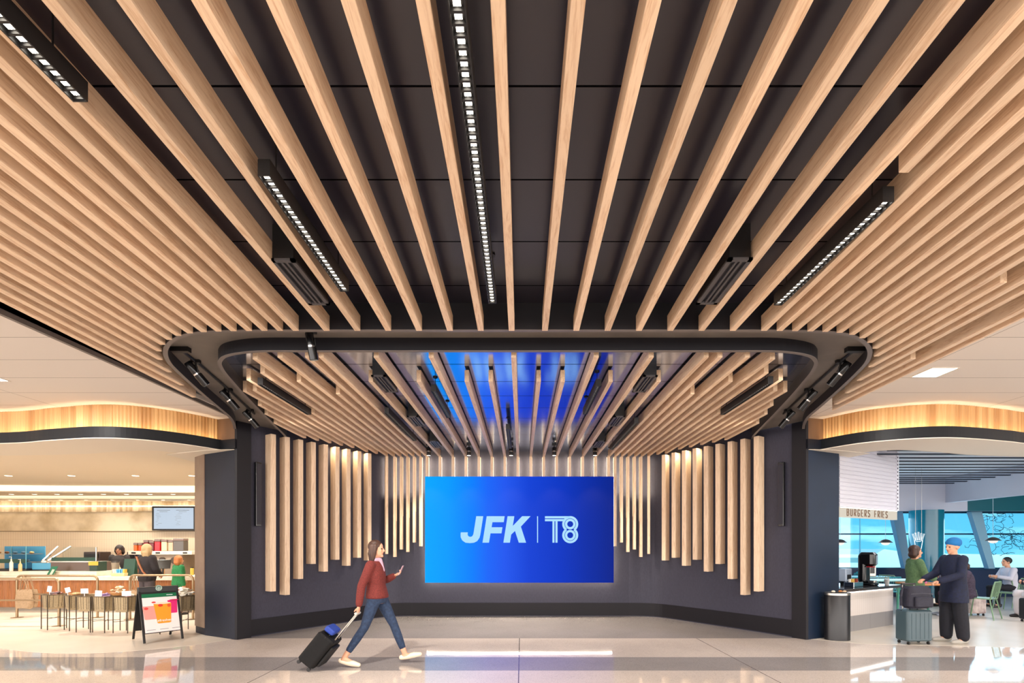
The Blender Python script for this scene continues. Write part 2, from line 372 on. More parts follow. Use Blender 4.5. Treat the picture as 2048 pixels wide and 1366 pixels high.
# ---- portal columns
colL = [(-4.90, 8.262), (-5.67, 8.665), (-6.03, 8.95), (-6.1, 9.9), (-5.2, 9.9), (-4.95, 8.45)]
struct(M().prism(colL, 0, 3.4).build('wall_left', NAVY))
struct(M().prism([(-5.675, 8.668), (-6.037, 8.955), (-6.045, 8.945), (-5.683, 8.658)], .13, 3.3).build('trim_3', noisy('bronze_panel', lin(128, 108, 92), lin(118, 98, 84), 4, .5)))
colR = [(4.90, 8.262), (5.66, 8.62), (5.70, 8.68), (5.35, 8.74), (5.1, 8.7), (4.93, 8.45)]
struct(M().prism(colR, 0, 3.4).build('wall_right', NAVYR))
# ---- ceilings
struct(M().box(-4.8, 4.9, -2, 8.3, 3.85, 3.9).build('ceiling', CEIL_F))

# curved valance line of the two shop fronts
valL = spline([(-16, 8.6), (-12, 8.15), (-8.5, 7.9), (-7.4, 7.66), (-6.55, 7.49), (-6.0, 7.58), (-5.55, 7.93), (-5.25, 8.38)], 8)
valR = spline([(5.2, 8.36), (5.5, 7.86), (5.95, 7.58), (6.45, 7.47), (7.0, 7.55), (7.7, 7.74), (8.6, 8.0), (11, 8.3), (16, 8.7)], 8)
struct(M().prism([(-4.8, -2), (-4.8, 6.9), (-4.72, 8.2), (-4.87, 8.3), (-5.2, 8.45)] + valL[::-1] + [(-16, -2)], 3.79, 3.88).build('ceiling.002', WHITEC))
struct(M().prism([(4.0, -2), (4.42, 4.475), (4.56, 6.9), (4.72, 8.2), (4.87, 8.3), (5.2, 8.45)] + valR + [(16, -2)], 3.79, 3.88).build('ceiling.003', WHITEC))
struct(M().box(-4.84, -4.8, -2, 7.9, 3.74, 3.9).build('trim_4', LIP))
# fluted wood valance, dark ledge band, plaster soffit
def fluted():
    m = mat('fluted_oak', lin(206, 158, 98), .5); t, b = nodes(m)
    tcn = N(t, 'TexCoord'); mpn = N(t, 'Mapping'); mpn.inputs['Scale'].default_value = (9, 9, .15); t.links.new(tcn.outputs['Object'], mpn.inputs[0])
    n = N(t, 'TexNoise', Scale=1, Detail=4); t.links.new(mpn.outputs[0], n.inputs['Vector'])
    r = ramp(t, [(.35, lin(188, 138, 82)), (.65, lin(224, 180, 122))]); t.links.new(n.outputs['Fac'], r.inputs[0]); t.links.new(r.outputs[0], b.inputs['Base Color'])
    return m
FLUT = fluted()
def flute_path(path, step=.05, amp=.011):
    out = []; acc = 0
    dens = []
    for i in range(len(path) - 1):
        (x0, y0), (x1, y1) = path[i], path[i + 1]; l = math.hypot(x1 - x0, y1 - y0); k = max(1, int(l / .0125))
        for j in range(k): dens.append((x0 + (x1 - x0) * j / k, y0 + (y1 - y0) * j / k))
    dens.append(path[-1])
    for i, (x, y) in enumerate(dens):
        a = dens[max(0, i - 1)]; b = dens[min(len(dens) - 1, i + 1)]; l = math.hypot(b[0] - a[0], b[1] - a[1]) or 1
        acc += 0 if i == 0 else math.hypot(x - dens[i - 1][0], y - dens[i - 1][1])
        d = amp * abs(sin(pi * acc / step)); out.append((x + (b[1] - a[1]) / l * d, y - (b[0] - a[0]) / l * d))
    return out
for path, nm, k in ((valL, ('wall_front', 'trim_5', 'ceiling.004', 'trim_6'), 0), (valR, ('wall_front.001', 'trim_7', 'ceiling.005', 'trim_8'), 1)):
    fp = flute_path(path)
    mm_ = M().ribbon(fp, 3.34, 3.795); struct(mm_.build(nm[0], FLUT))
    band = offset(path, -.085); inn = offset(path, .06)
    tr_ = M(); tr_.prism(band + offset(path, -.072)[::-1], 3.262, 3.432); tr_.prism(offset(path, -.072) + inn[::-1], 3.262, 3.35)
    struct(tr_.build(nm[1], mat('dark_band', lin(18, 21, 26), .5, spec=.25)))
    struct(M().prism(offset(path, -.083) + offset(path, .85)[::-1], 3.25, 3.262).build(nm[2], PLASTER))
    struct(M().prism(offset(path, -.066) + offset(path, -.046)[::-1], 3.352, 3.366).build(nm[3], LEDWARM))
# brown return panels beside the valance
BRN = noisy('brown_panel', lin(120, 88, 60), lin(104, 76, 52), 5, .5, stretch=(1, 1, .2))
struct(M().prism([(-4.88, 8.26), (-5.25, 8.36), (-5.25, 8.5), (-4.88, 8.5)], 3.38, 3.79).build('trim_9', BRN))
struct(M().prism([(4.88, 8.26), (5.2, 8.34), (5.2, 8.5), (4.88, 8.5)], 3.38, 3.79).build('trim_10', BRN))
struct(M().prism([(-4.86, 8.2), (-5.3, 8.36), (-5.3, 8.6), (-4.86, 8.5)], 3.262, 3.42).build('trim_11', mat('dark_band_return', lin(20, 22, 28), .5, spec=.25)))
struct(M().prism([(4.86, 8.2), (5.25, 8.33), (5.25, 8.6), (4.86, 8.5)], 3.262, 3.42).build('trim_12', mat('dark_band_return', lin(20, 24, 34), .5, spec=.25)))
struct(M().prism([(-4.9, 8.24), (-5.4, 8.3), (-6.4, 8.7), (-6.4, 9.5), (-4.9, 8.6)], 3.244, 3.2495).build('ceiling.008', PLASTER))
struct(M().prism([(4.9, 8.24), (5.4, 8.3), (6.2, 8.6), (6.0, 9.3), (4.9, 8.6)], 3.244, 3.2495).build('ceiling.009', PLASTER))

# ---- ring: outer lip, recessed soffit, inner lip (bottom at 3.6)
outer = [(2.78, 4.53), (3.06, 4.585), (3.29, 4.71), (3.49, 4.885), (3.64, 5.08), (3.75, 5.28), (3.83, 5.49), (3.97, 5.92), (4.12, 6.42), (4.28, 6.98), (4.43, 7.5), (4.62, 7.93), (4.80, 8.26)]
outer = spline([(2.3, 4.51)] + outer, 5)
inner = spline([(2.1, 4.955), (2.56, 4.955), (2.83, 5.0), (3.05, 5.09), (3.19, 5.22), (3.275, 5.36), (3.37, 5.6), (3.46, 5.9), (3.57, 6.27), (3.84, 7.27), (4.05, 8.1), (4.22, 8.75), (4.34, 9.05)], 5)
mir = lambda p: [(2 * CXR - x, y) for x, y in p]
outp = mir(outer)[::-1] + [(x, y) for x, y in outer]; innp = mir(inner)[::-1] + inner
def lip(path, z0, z1, d, nm):
    m_ = M().ribbon(path, z0 + .004, z1, d, 1); m_.prism(list(offset(path, -.006 if d > 0 else .006)) + offset(path, d * 1.2)[::-1], z0, z0 + .006, 0)
    return struct(m_.build(nm, [LIP, RBLK]))
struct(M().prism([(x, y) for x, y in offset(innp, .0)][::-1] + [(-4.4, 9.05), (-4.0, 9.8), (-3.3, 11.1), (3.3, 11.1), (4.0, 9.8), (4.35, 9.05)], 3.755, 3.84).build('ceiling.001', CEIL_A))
lip(outp, 3.598, 3.86, -.03, 'trim_13')
lip(innp, 3.598, 3.765, .028, 'trim_14')
struct(M().prism(offset(outp, -.01) + offset(innp, -.0)[::-1], 3.735, 3.75).build('ceiling.006', DARKRING))

# ---- ceiling beams
BZ0, BH, BW = 3.59, .142, .054
def beam(n, xe, y0, y1, fan, label, group):
    """beam whose axis passes (xe, 4.475) and opens slightly with distance when fan"""
    k = .0157 * fan
    X = lambda y: xe * (1 + k * (y - 4.475))
    m_ = M(); h = BW / 2
    a, b = X(y0), X(y1)
    vs = []
    L = y1 - y0
    for yy, xx in ((0, a), (L, b)):
        for dx, dz in ((-h, 0), (h, 0), (h, BH), (-h, BH)): vs.append((xx - b + dx, yy - L, dz))
    m_.add(vs, [(0, 1, 2, 3), (7, 6, 5, 4), (0, 4, 5, 1), (1, 5, 6, 2), (2, 6, 7, 3), (3, 7, 4, 0)])
    o = m_.build('maple_beam', WD_Y, loc=(b, y1, BZ0)); tag(o, label, 'ceiling beam', group)
    bv = o.modifiers.new('edge', 'BEVEL'); bv.width = .0025; bv.segments = 1
    return o
def ringY(x):      # where a front beam meets the ring
    p = outp
    best = 99
    for i in range(len(p) - 1):
        (xa, ya), (xb, yb) = p[i], p[i + 1]
        for s_ in (-.027, .027):
            q = x + s_
            if (xa - q) * (xb - q) <= 0 and xa != xb:
                best = min(best, ya + (yb - ya) * (q - xa) / (xb - xa))
    return best - .035
GF = 'maple beams under the front ceiling'; GA = 'maple beams under the alcove ceiling'
def joined(lst, xe, y1, lab): pass
fl_x = [-.091 - .2852 * i for i in range(8)] + [-2.0874 - .1445 * k for k in range(1, 16)]
fr_x = [.217 + .2895 * i for i in range(8)] + [2.2435 + .1445 * k for k in range(1, 15)]
for i, x in enumerate(fl_x):
    lb = ('maple ceiling beam just right of the long middle LED fixture, front ceiling' if i == 0 else
          '%s maple beam to the left of the central one, front ceiling%s' % (ORD[i - 1], ', widely spaced' if i < 8 else ', closely spaced'))
    beam(i, x, -1.5, ringY(x), 1, lb, GF)
for i, x in enumerate(fr_x):
    y0 = {17: 3.65, 20: 5.14}.get(i, -1.5)
    lb = '%s maple beam to the right of the central one, front ceiling%s' % (ORD[i], ', widely spaced' if i < 8 else ', closely spaced')
    beam(i, x, y0, ringY(x), 1, lb, GF)
beam(99, 2.10, -1.5, 2.58, 1, 'short maple beam stopping just before the right-hand LED fixture, front ceiling', GF)
ob = M().box(-.012, .012, -8.61, 0, 0, .2).build('edge_board', WD_Y, loc=(4.575, 7.1, BZ0)); ob.rotation_euler.z = -math.atan(.0157 * 4.42); tag(ob, 'thin maple edge board along the right border of the front beams', 'edge board')
# alcove beams
AX = lambda n: -.082 + .2902 * n
STARTS = {0: 5.1, 1: 5.85, 2: 5.85, 3: 5.1, 4: 5.85, 5: 5.1, 6: 5.85, 7: 5.1, 7.5: 5.1, 8: 6.33, 8.5: 5.1, 9: 5.85, 9.5: 5.15, 10: 5.57, 10.5: 7.25, 11: 5.8, 11.5: 6.2, 12: 6.23, 12.5: 6.85, 13: 7.3, 13.5: 7.85}
def slatY(x):      # outer face of the wall battens
    ax = abs(x + .03)
    if ax < 2.9: return 10.80
    pts = [(2.9, 10.80), (3.12, 10.62), (3.35, 10.26), (3.6, 9.87), (4.0, 9.26), (4.5, 8.5), (5, 7.74)]
    for (a, b), (c, d) in zip(pts, pts[1:]):
        if a <= ax <= c: return b + (d - b) * (ax - a) / (c - a)
    return 8
for sg in (-1, 1):
    ks = sorted(STARTS)
    for j, n in enumerate(ks):
        if n == 0 and sg == 1: continue
        x = AX(n * sg); e = slatY(x) - (.38 if n >= 11.5 else .18 if n > 10 else .05)
        side = 'left' if sg < 0 else 'right'
        lb = 'maple beam straight above the middle of the video screen, alcove ceiling' if n == 0 else '%s maple beam to the %s of the middle one, alcove ceiling' % (ORD[j - 1], side)
        beam(n, x, STARTS[n], e, 0, lb, GA)
# ---- wall battens
def wall_dir(x):   # along-wall direction (towards the back) and inward normal at a side position
    pts = wallp
    best = None
    for i in range(len(pts) - 1):
        mx_ = (pts[i][0] + pts[i + 1][0]) / 2
        if best is None or abs(mx_ - x) < best[0]: best = (abs(mx_ - x), i)
    i = best[1]; a, b = pts[i], pts[i + 1]; l = math.hypot(b[0] - a[0], b[1] - a[1])
    return (b[0] - a[0]) / l, (b[1] - a[1]) / l
BOT = {15: 1182.9, 14.5: 1190, 14: 1158, 13.5: 1128, 13: 1143.2, 12.5: 1119.5, 12: 1131.5, 11.5: 1115.5, 11: 1121, 10: 1108, 9.5: 1114, 9: 1099, 8.5: 1104, 8: 1085, 7.5: 1092.5}
GB = 'maple wall battens beside the screen'
for sg in (-1, 1):
    for j, n in enumerate(sorted(BOT, reverse=True)):
        x = AX(n * sg)
        if n >= 11:
            # find the position along the wall whose face lies at x
            w_, d_ = .095, .185
        else: w_, d_ = .058, .10
        yy = slatY(x) if n >= 11 else 10.82
        if n < 11: yy = 10.80 if n < 10 else 10.72
        tx, ty = wall_dir(x + sg * .12 if n >= 11 else x)
        if n < 10: tx, ty = 1, 0
        nx, ny = ty, -tx            # towards the room
        zb = CZ - (BOT[n] - HY) * yy / F
        m_ = M(); Lz = 3.60 - zb
        u = Vector((tx, ty, 0)); nn = Vector((-ny * 0 + ty, -tx, 0))
        if nn.y > 0: nn = -nn
        c = []
        for z in (0, Lz):
            for a, b in ((-w_ / 2, 0), (w_ / 2, 0), (w_ / 2, -d_), (-w_ / 2, -d_)):
                c.append(u * a + nn * b + Vector((0, 0, z)))
        m_.add(c, [(3, 2, 1, 0), (4, 5, 6, 7), (0, 1, 5, 4), (1, 2, 6, 5), (2, 3, 7, 6), (3, 0, 4, 7)])
        # metal stand-off clips behind the batten
        side = 'left' if sg < 0 else 'right'
        t = thing('wall_batten', '%s maple batten %s of the screen, counted from the outer end' % (ORD[j], side), 'wall batten', (x, yy, zb), 0, GB)
        o = m_.build('batten', WD_Z, t)
        bv = o.modifiers.new('edge', 'BEVEL'); bv.width = .003; bv.segments = 1
        for zc in (.25, Lz - .25):
            p0 = nn * (-d_ + .005); p1 = nn * (-d_ - .16)
            M().cyl(p0 + Vector((0, 0, zc)), p1 + Vector((0, 0, zc)), .012, seg=6).build('standoff', BLACK, t)
        if n in (7.5, 8, 8.5, 9, 9.5, 10):
            q = u * (-sg * (w_ / 2 + .002))
            s_ = M(); a = q + nn * -.052; b_ = q + nn * -.082
            zt = Lz - .02; zz = Lz * (.0 if n == 7.5 else .35) + .02
            s_.add([a + Vector((0, 0, zz)), b_ + Vector((0, 0, zz)), b_ + Vector((0, 0, zt)), a + Vector((0, 0, zt))], [(0, 1, 2, 3)])
            s_.build('glow_strip', emis('batten_edge_glow', (1, .72, .40), {7.5: 6.0}.get(n, 2.0)), t)  # glowing strip imitates the batten's side face lit from behind
            zq = M(); a = nn * -.103; zq.add([a + u * .01 + Vector((0, 0, Lz * .6)), a - u * .01 + Vector((0, 0, Lz * .6)), a - u * .01 + Vector((0, 0, zt)), a + u * .01 + Vector((0, 0, zt))], [(0, 1, 2, 3)]); zq.build('back_led_strip', emis('batten_back_led', (1, .82, .58), 45), t)
# short battens above the screen
GS = 'short maple battens above the screen'
for n in range(-7, 8):
    x = AX(n); t = thing('short_batten', '%s short maple batten above the screen, from the left' % ORD[n + 7], 'wall batten', (x, 10.80, 3.10), 0, GS)
    M().box(-.029, .029, 0, .10, 0, .50).build('batten', WD_Z, t)
    M().cyl((0, .095, .25), (0, .24, .25), .012, seg=6).build('standoff', BLACK, t)
    sg = 1 if n <= 1 else -1
    M().box(sg * .029, sg * .032, .07, .09, 0.03, .49).build('glow_strip', emis('batten_edge_glow', (1, .76, .46), 5.0), t)  # emission stands in for light from behind on the batten's side
    M().box(-.012, .012, .1, .103, 0.0, .49).build('back_led_strip', emis('batten_back_led', (1, .80, .54), 85.0), t)
    M().ball((0, .01, .515), (.02, .02, .012), seg=8, rings=5).build('lamp_bead', emis('bead', (1, .8, .5), 6), t)
# ---- light fittings between beams
def linear(name, x, y0, y1, label, dim=False, hang=False):
    t = thing(name, label, 'light fixture', (x, y0, 3.545), 0, 'black linear LED fixtures between the beams')
    L = y1 - y0
    h_ = M(); h_.box(-.032, .032, 0, L, .008, .075); h_.box(-.032, -.026, 0, L, -.012, .008); h_.box(.026, .032, 0, L, -.012, .008); h_.box(-.032, .032, -.006, 0, -.012, .075); h_.box(-.032, .032, L, L + .006, -.012, .075)
    nb = int(L / .043)
    for i in range(nb + 1): yy = L * i / max(1, nb); h_.box(-.026, .026, yy - .005, yy + .005, -.008, .008)
    hs_ = h_.build('housing', BLACK, t)
    l_ = M()
    for i in range(nb): yy = L * (i + .5) / nb; l_.lathe([(0, 0.0005), (.010, .0), (.0135, .006)], (0, yy, 0), 8)
    for i in range(nb): yy = L * (i + .5) / nb; l_.add([(-.014, yy - .012, .003), (.014, yy - .012, .003), (.014, yy + .012, .003), (-.014, yy + .012, .003)], [(0, 1, 2, 3)])
    l_.build('led_row', LEDD if dim else LEDW, hs_)
    zt = (3.85 if y0 < 4.6 else 3.755) - 3.545
    for yy in (.12, L - .12): M().cyl((0, yy, .07), (0, yy, zt), .004, seg=6).cyl((0, yy, zt - .012), (0, yy, zt - .001), .03, seg=10).build('hanger', BLACK, t)
    return t
linear('linear_light', -1.92, .9, 2.1, 'linear LED fixture with star-bright lamps at the top left corner')
linear('linear_light', -1.345, 2.53, 3.67, 'linear LED fixture left of centre, beside the left air diffuser')
linear('linear_light', -.232, 1.1, 3.85, 'long glowing linear LED fixture near the middle of the front ceiling')
linear('linear_light', 2.06, 2.72, 3.88, 'linear LED fixture on the right, beside the closely spaced beams')
for x, y0, y1, lb in ((-1.10, 6.05, 7.3, 'dim linear fixture in the blue-lit bay left of the middle of the alcove ceiling'), (-1.965, 7.05, 8.9, 'long dim linear fixture left of the three left alcove diffusers'),
                      (-3.13, 5.8, 7.12, 'linear fixture among the closely spaced alcove beams at far left'), (-.227, 8.0, 9.6, 'linear fixture above the screen centre, deep in the alcove'),
                      (.933, 5.85, 7.1, 'linear fixture in the bay right of the middle of the alcove ceiling'), (1.805, 7.6, 9.7, 'long dim linear fixture right of the three right alcove diffusers'),
                      (2.965, 5.76, 7.12, 'linear fixture among the closely spaced alcove beams at far right')):
    linear('linear_light', x, y0, y1, lb, True)
DIF = mat('diffuser_grey', lin(74, 72, 74), .4)
def diffuser(x0, x1, y0, y1, zc, label):
    t = thing('air_diffuser', label, 'air diffuser', ((x0 + x1) / 2, y0, 3.595), 0, 'slot air diffusers between the beams')
    W = x1 - x0; L = y1 - y0; a = -W / 2
    M().box(a + .012, -a - .012, .012, L - .012, .012, zc - 3.595).build('plenum_box', BLACK, t)
    f = M(); f.box(a, -a, 0, .03, -.004, .012); f.box(a, -a, L - .03, L, -.004, .012); f.box(a, a + .03, 0, L, -.004, .012); f.box(-a - .03, -a, 0, L, -.004, .012)
    fr_ = f.build('frame', DIF, t)
    for k in (-.017, .017): M().box(k - .008, k + .008, .03, L - .03, -.003, .012).build('blade', DIF, fr_)
diffuser(-1.755, -1.585, 3.37, 4.0, 3.85, 'slot air diffuser on the left of the front ceiling')
diffuser(1.44, 1.61, 3.36, 3.99, 3.85, 'slot air diffuser on the right of the front ceiling')
for k, y in enumerate((5.67, 7.45, 9.2)):
    nm = ('nearest', 'middle', 'farthest')[k]
    diffuser(-1.765, -1.595, y, y + .6, 3.755, '%s slot air diffuser on the left of the alcove ceiling' % nm)
    diffuser(1.43, 1.60, y, y + .6, 3.755, '%s slot air diffuser on the right of the alcove ceiling' % nm)
# square panel lights in the white side ceilings
for x, y, lb in ((-6.95, 6.25, 'square light panel in the white ceiling at the left edge'), (5.2, 6.09, 'square light panel in the white ceiling on the right, above the oak valance')):
    t = thing('panel_light', lb, 'ceiling light', (x, y, 3.789)); f = M()
    for a in ((-.17, .17, -.17, -.152), (-.17, .17, .152, .17), (-.17, -.152, -.152, .152), (.152, .17, -.152, .152)): f.box(*a, -.006, 0)
    f.build('frame', PLASTER, t); M().box(-.151, .151, -.151, .151, -.001, 0).build('lens', emis('panel_lens', (1, .97, .93), 5), t)
# ---- track lights in the ring channel
def track_head(mount, lens_dir, label, ln=.29, r=.045, zm=3.735, on=False):
    t = thing('track_spotlight', label, 'spotlight', (mount[0], mount[1], zm), 0, 'black track spotlights')
    M().box(-.05, .05, -.02, .02, -.035, 0).build('adapter', BLACK, t)
    d = Vector(lens_dir).normalized(); c = Vector((0, 0, -.14)) + d * .02
    y_ = M(); y_.cyl((0, 0, -.03), (0, 0, -.09), .012); s_ = d.cross(Vector((0, 0, 1))); s_ = s_.normalized() if s_.length > .1 else Vector((1, 0, 0))
    for q in (-1, 1): y_.tube([(0, 0, -.085), s_ * q * (r + .008) + Vector((0, 0, -.09)), s_ * q * (r + .008) + c], .006, 6)
    y_.build('yoke', BLACK, t)
    b_ = M(); p0 = c - d * ln / 2; p1 = c + d * ln / 2
    b_.tube([p0, p0 + d * .01, c - d * .012, c - d * .012, c + d * .012, c + d * .012, p1 - d * .004, p1], [r * .8, r * .93, r * .93, r * .86, r * .86, r, r, r * .9], 18)
    hd = b_.build('head', BLACKG, t)
    M().tube([p1 - d * .004, p1 + d * .0012], r * .8, 16).build('lens', emis('spot_lens', (1, .9, .75), 9 if on else .25), hd)
    M().tube([c - d * .008, c + d * .008], r * .92, 18).build('chrome_ring', CHROME, hd)
for sg, side in ((-1, 'left'), (1, 'right')):
    pts = [(3.70, 5.55), (3.93, 6.55), (4.20, 7.55)]
    f_ = lambda p: (CXR + sg * p[0], p[1])
    tr = thing('lighting_track', 'black lighting track along the %s side of the oval ceiling ring' % side, 'lighting track', (*f_(pts[0]), 3.735))
    pp = [Vector((*f_(p), 0)) - Vector((*f_(pts[0]), 0)) for p in ((3.64, 5.2), (3.70, 5.55), (3.93, 6.55), (4.24, 7.75))]
    M().tube([p + Vector((0, 0, -.016)) for p in pp], .016, 6).build('rail', BLACK, tr)
    M().box(-.02 if sg < 0 else -.17, .17 if sg < 0 else .02, -.38, -.32, -.05, 0).build('feed_box', BLACK, tr)
    for k, p in enumerate(pts):
        track_head(f_(p), (-sg * .45, .5, -.75), '%s black track spotlight on the %s side of the oval ring' % (('nearest', 'middle', 'farthest')[k], side))
track_head((-2.08, 4.78), (.10, .25, -1), 'black track spotlight hanging from the front edge of the oval ring, left of centre', .26, .042)
for k, x in enumerate((-1.96, -1.11, -.22, .69, 1.55)):
    track_head((x, 10.2), (0, .02, -1), '%s lit spotlight from the left above the screen' % ORD[k], .17, .045, 3.755, True)
# small wall-washer lamps tucked between the tops of the battens near the alcove corners
for sg in (-1, 1):
    for n in (12.5, 12, 11.5, 11):
        x = AX(n * sg); yy = slatY(x); tx, ty = wall_dir(x + sg * .12)
        q = Vector((x, yy, 0)) - sg * Vector((tx, ty, 0)) * (-.19 if sg > 0 else .19) * 1 + Vector((0, 0, 3.70))
        q = Vector((x, yy, 3.70)) + Vector((tx, ty, 0)) * (-.17 if sg < 0 else .17)
        side = 'left' if sg < 0 else 'right'
        t = thing('wall_washer', 'small wall-washer lamp above the %s batten gap %s of the screen' % (ORD[int((12.5 - n) * 2)], side), 'wall washer', tuple(q), 0, 'wall-washer lamps between battens')
        M().cyl((0, 0, 0), (0, 0, .054), .03, seg=12).build('housing', BLACK, t)
        tgt = Vector((x, yy, 2.4)) - q + Vector((-ty if False else 0, .12, 0))
        l_ = lamp('wall_washer_light', 'SPOT', (0, 0, -.012), 26, (1, .78, .5), spot_size=R(120), spot_blend=.8, shadow_soft_size=.02); l_.parent = t
        l_.rotation_euler = tgt.to_track_quat('-Z', 'Y').to_euler()
        M().cyl((0, 0, -.003), (0, 0, 0), .02, seg=10).build('lens', emis('washer_lens', (1, .85, .6), 6), t)
# ---- wall speakers
for sg, side in ((-1, 'left'), (1, 'right')):
    x = sg * 4.66 - .03; y = 8.57
    t = thing('column_speaker', 'slim black column speaker on the %s end of the alcove wall' % side, 'speaker', (x, y, 1.95), sg * R(-57))
    m_ = M().rbox(-.05, .05, -.07, .0, 0, 1.13, .012); m_.build('cabinet', BLACKG, t)
    M().box(-.04, .04, -.075, -.07, .03, 1.10).build('grille', mat('speaker_grille', lin(34, 32, 44), .6), t)
# ---- video screen
SY = 10.66; U = SY / F
def spx(px, py): return ((px - CX) * U, CZ - (py - HY) * U)
sx0, sz1 = spx(850, 953); sx1, sz0 = spx(1227.5, 1165.5)
scr = thing('video_screen', 'large blue video wall screen with JFK and T8 logos in the alcove', 'screen', ((sx0 + sx1) / 2, SY, sz0))
W = sx1 - sx0; H = sz1 - sz0
def screen_mat():
    m = mat('screen_glow', (0, 0, 0), .5, spec=.05); t, b = nodes(m)
    tcn = N(t, 'TexCoord'); s = N(t, 'SeparateXYZ'); t.links.new(tcn.outputs['Object'], s.inputs[0])
    mr = N(t, 'MapRange'); mr.inputs[1].default_value = -W / 2; mr.inputs[2].default_value = W / 2; t.links.new(s.outputs['X'], mr.inputs[0])
    r = ramp(t, [(0, lin(0, 168, 255)), (.12, lin(0, 156, 255)), (.25, lin(2, 128, 255)), (.33, lin(24, 104, 250)), (.42, lin(32, 88, 240)), (.55, lin(14, 66, 215)), (.72, lin(2, 54, 196)), (.86, lin(0, 44, 168)), (1, lin(0, 34, 140))])
    t.links.new(mr.outputs[0], r.inputs[0]); t.links.new(r.outputs[0], b.inputs['Emission Color']); b.inputs['Emission Strength'].default_value = 1.15
    return m
M().box(-W / 2, W / 2, 0, .05, 0, H).build('display_panel', screen_mat(), scr)
M().box(-W / 2 + .05, W / 2 - .05, .05, .16, .05, H - .05).build('mounting_frame', BLACK, scr)
bl = M()
for a in (.0,): bl.box(-W / 2, W / 2, .235, .245, a + .022, a + .032)
for xx in (-W / 2, W / 2 - .012): bl.box(xx, xx + .012, .235, .245, 0, H)
M().box(-W / 2 + .03, W / 2 - .03, .16, .25, .03, H - .03).build('rear_tray', BLACK, scr)
bl.build('backlight_strip', emis('halo_led', (1, .86, .66), 85), scr)
LOGO = emis('logo_light_blue', lin(160, 216, 255)[:3], 1.15)
zx = lambda x, y: ((910 + x / 7.877 - CX) * U - (sx0 + sx1) / 2, CZ - (1020 + y / 7.877 - HY) * U - sz0)
def logo(polys, name, dy=-.002):
    m_ = M()
    for p in polys:
        q = [zx(*c) for c in p]; m_.add([(x, dy, z) for x, z in q], [tuple(range(len(q)))])
    return m_.build(name, LOGO, scr)
J = [(335, 98), (445, 98), (400, 385), (385, 440), (350, 490), (300, 515), (235, 522), (165, 515), (115, 480), (90, 430), (88, 380), (92, 352), (203, 352), (198, 385), (210, 412), (240, 425), (270, 415), (288, 385), (295, 350)]
FF = [(500, 98), (782, 98), (768, 192), (590, 192), (577, 272), (748, 272), (732, 368), (560, 368), (535, 515), (433, 515)]
K = [(828, 98), (935, 98), (910, 252), (1058, 98), (1190, 98), (1038, 262), (1120, 515), (1005, 515), (945, 330), (885, 388), (865, 515), (762, 515)]
logo([J, FF, K], 'jfk_lettering')
logo([[(1293, 98), (1308, 98), (1308, 515), (1293, 515)]], 'divider_line')
T = [[(1417, 98), (1815, 98), (1815, 132), (1417, 132)], [(1417, 143), (1730, 143), (1708, 177), (1417, 177)], [(1535, 177), (1567, 177), (1567, 515), (1535, 515)], [(1582, 177), (1615, 177), (1615, 515), (1582, 515)]]
rings = []
for c1, c2 in (((1815, 222), (1815, 397)), ((1815, 397), (1815, 222))):
    for r0, r1, outer_ in ((90, 126, True), (47, 83, False)):
        for k in range(72):
            a, b = 2 * pi * k / 72, 2 * pi * (k + 1) / 72; mid = (a + b) / 2; rm = (r0 + r1) / 2
            cx_, cy_ = c1[0] + r1 * cos(mid) * .97, c1[1] + r1 * sin(mid) * .97
            if outer_ and math.hypot(c1[0] + rm * cos(mid) - c2[0], c1[1] + rm * sin(mid) - c2[1]) < 104: continue
            rings.append([(c1[0] + r * cos(t_), c1[1] + r * sin(t_)) for r, t_ in ((r0, a), (r1, a), (r1, b), (r0, b))])
logo(T + rings, 't8_logo', -.0025)
# ================================================================== coffee shop, left
CREAM = mat('cream_ceiling', lin(240, 226, 204), .8)
SHOPW = mat('shop_cream_wall', lin(230, 212, 184), .8)
def tilewall(name, c, px, pz, jc):
    return panelled(name, c, px, 0, .35, 1.45, axis='X', wd=.006, jc=jc, both=('Z', pz, 0))
TILE = tilewall('cream_wall_tile', lin(236, 216, 186), .075, .30, lin(214, 192, 160))
struct(M().prism(offset(valL, .84) + [(-5.9, 9.2), (-5.9, 13.3), (-17, 13.3)], 3.255, 3.30).build('ceiling.007', CREAM))
cove = spline([(-17, 12.9), (-14.5, 13.1), (-12.5, 13.28), (-10, 13.3), (-6, 13.3)], 4)
struct(M().ribbon(cove, 3.08, 3.27, .02).build('trim_15', emis('cove_glow', (1, .80, .52), 2.2)))  # cove fascia: the light falling on it is put in as emission
struct(M().prism([(-17, 12.9), (-14.5, 13.1), (-12.5, 13.28), (-10, 13.32), (-5.9, 13.32), (-5.9, 14.3), (-17, 14.1)], 3.07, 3.10).build('ceiling.010', CREAM))
struct(M().ribbon([(-17, 14.1), (-5.9, 14.3)], 2.985, 3.08, .02).build('trim_16', emis('cove_glow', (1, .80, .52), 1.6)))  # second lit fascia, its brightness also given as emission
struct(M().prism([(-17, 14.1), (-5.9, 14.3), (-5.9, 15.6), (-17, 15.6)], 2.99, 3.02).build('ceiling.011', CREAM))
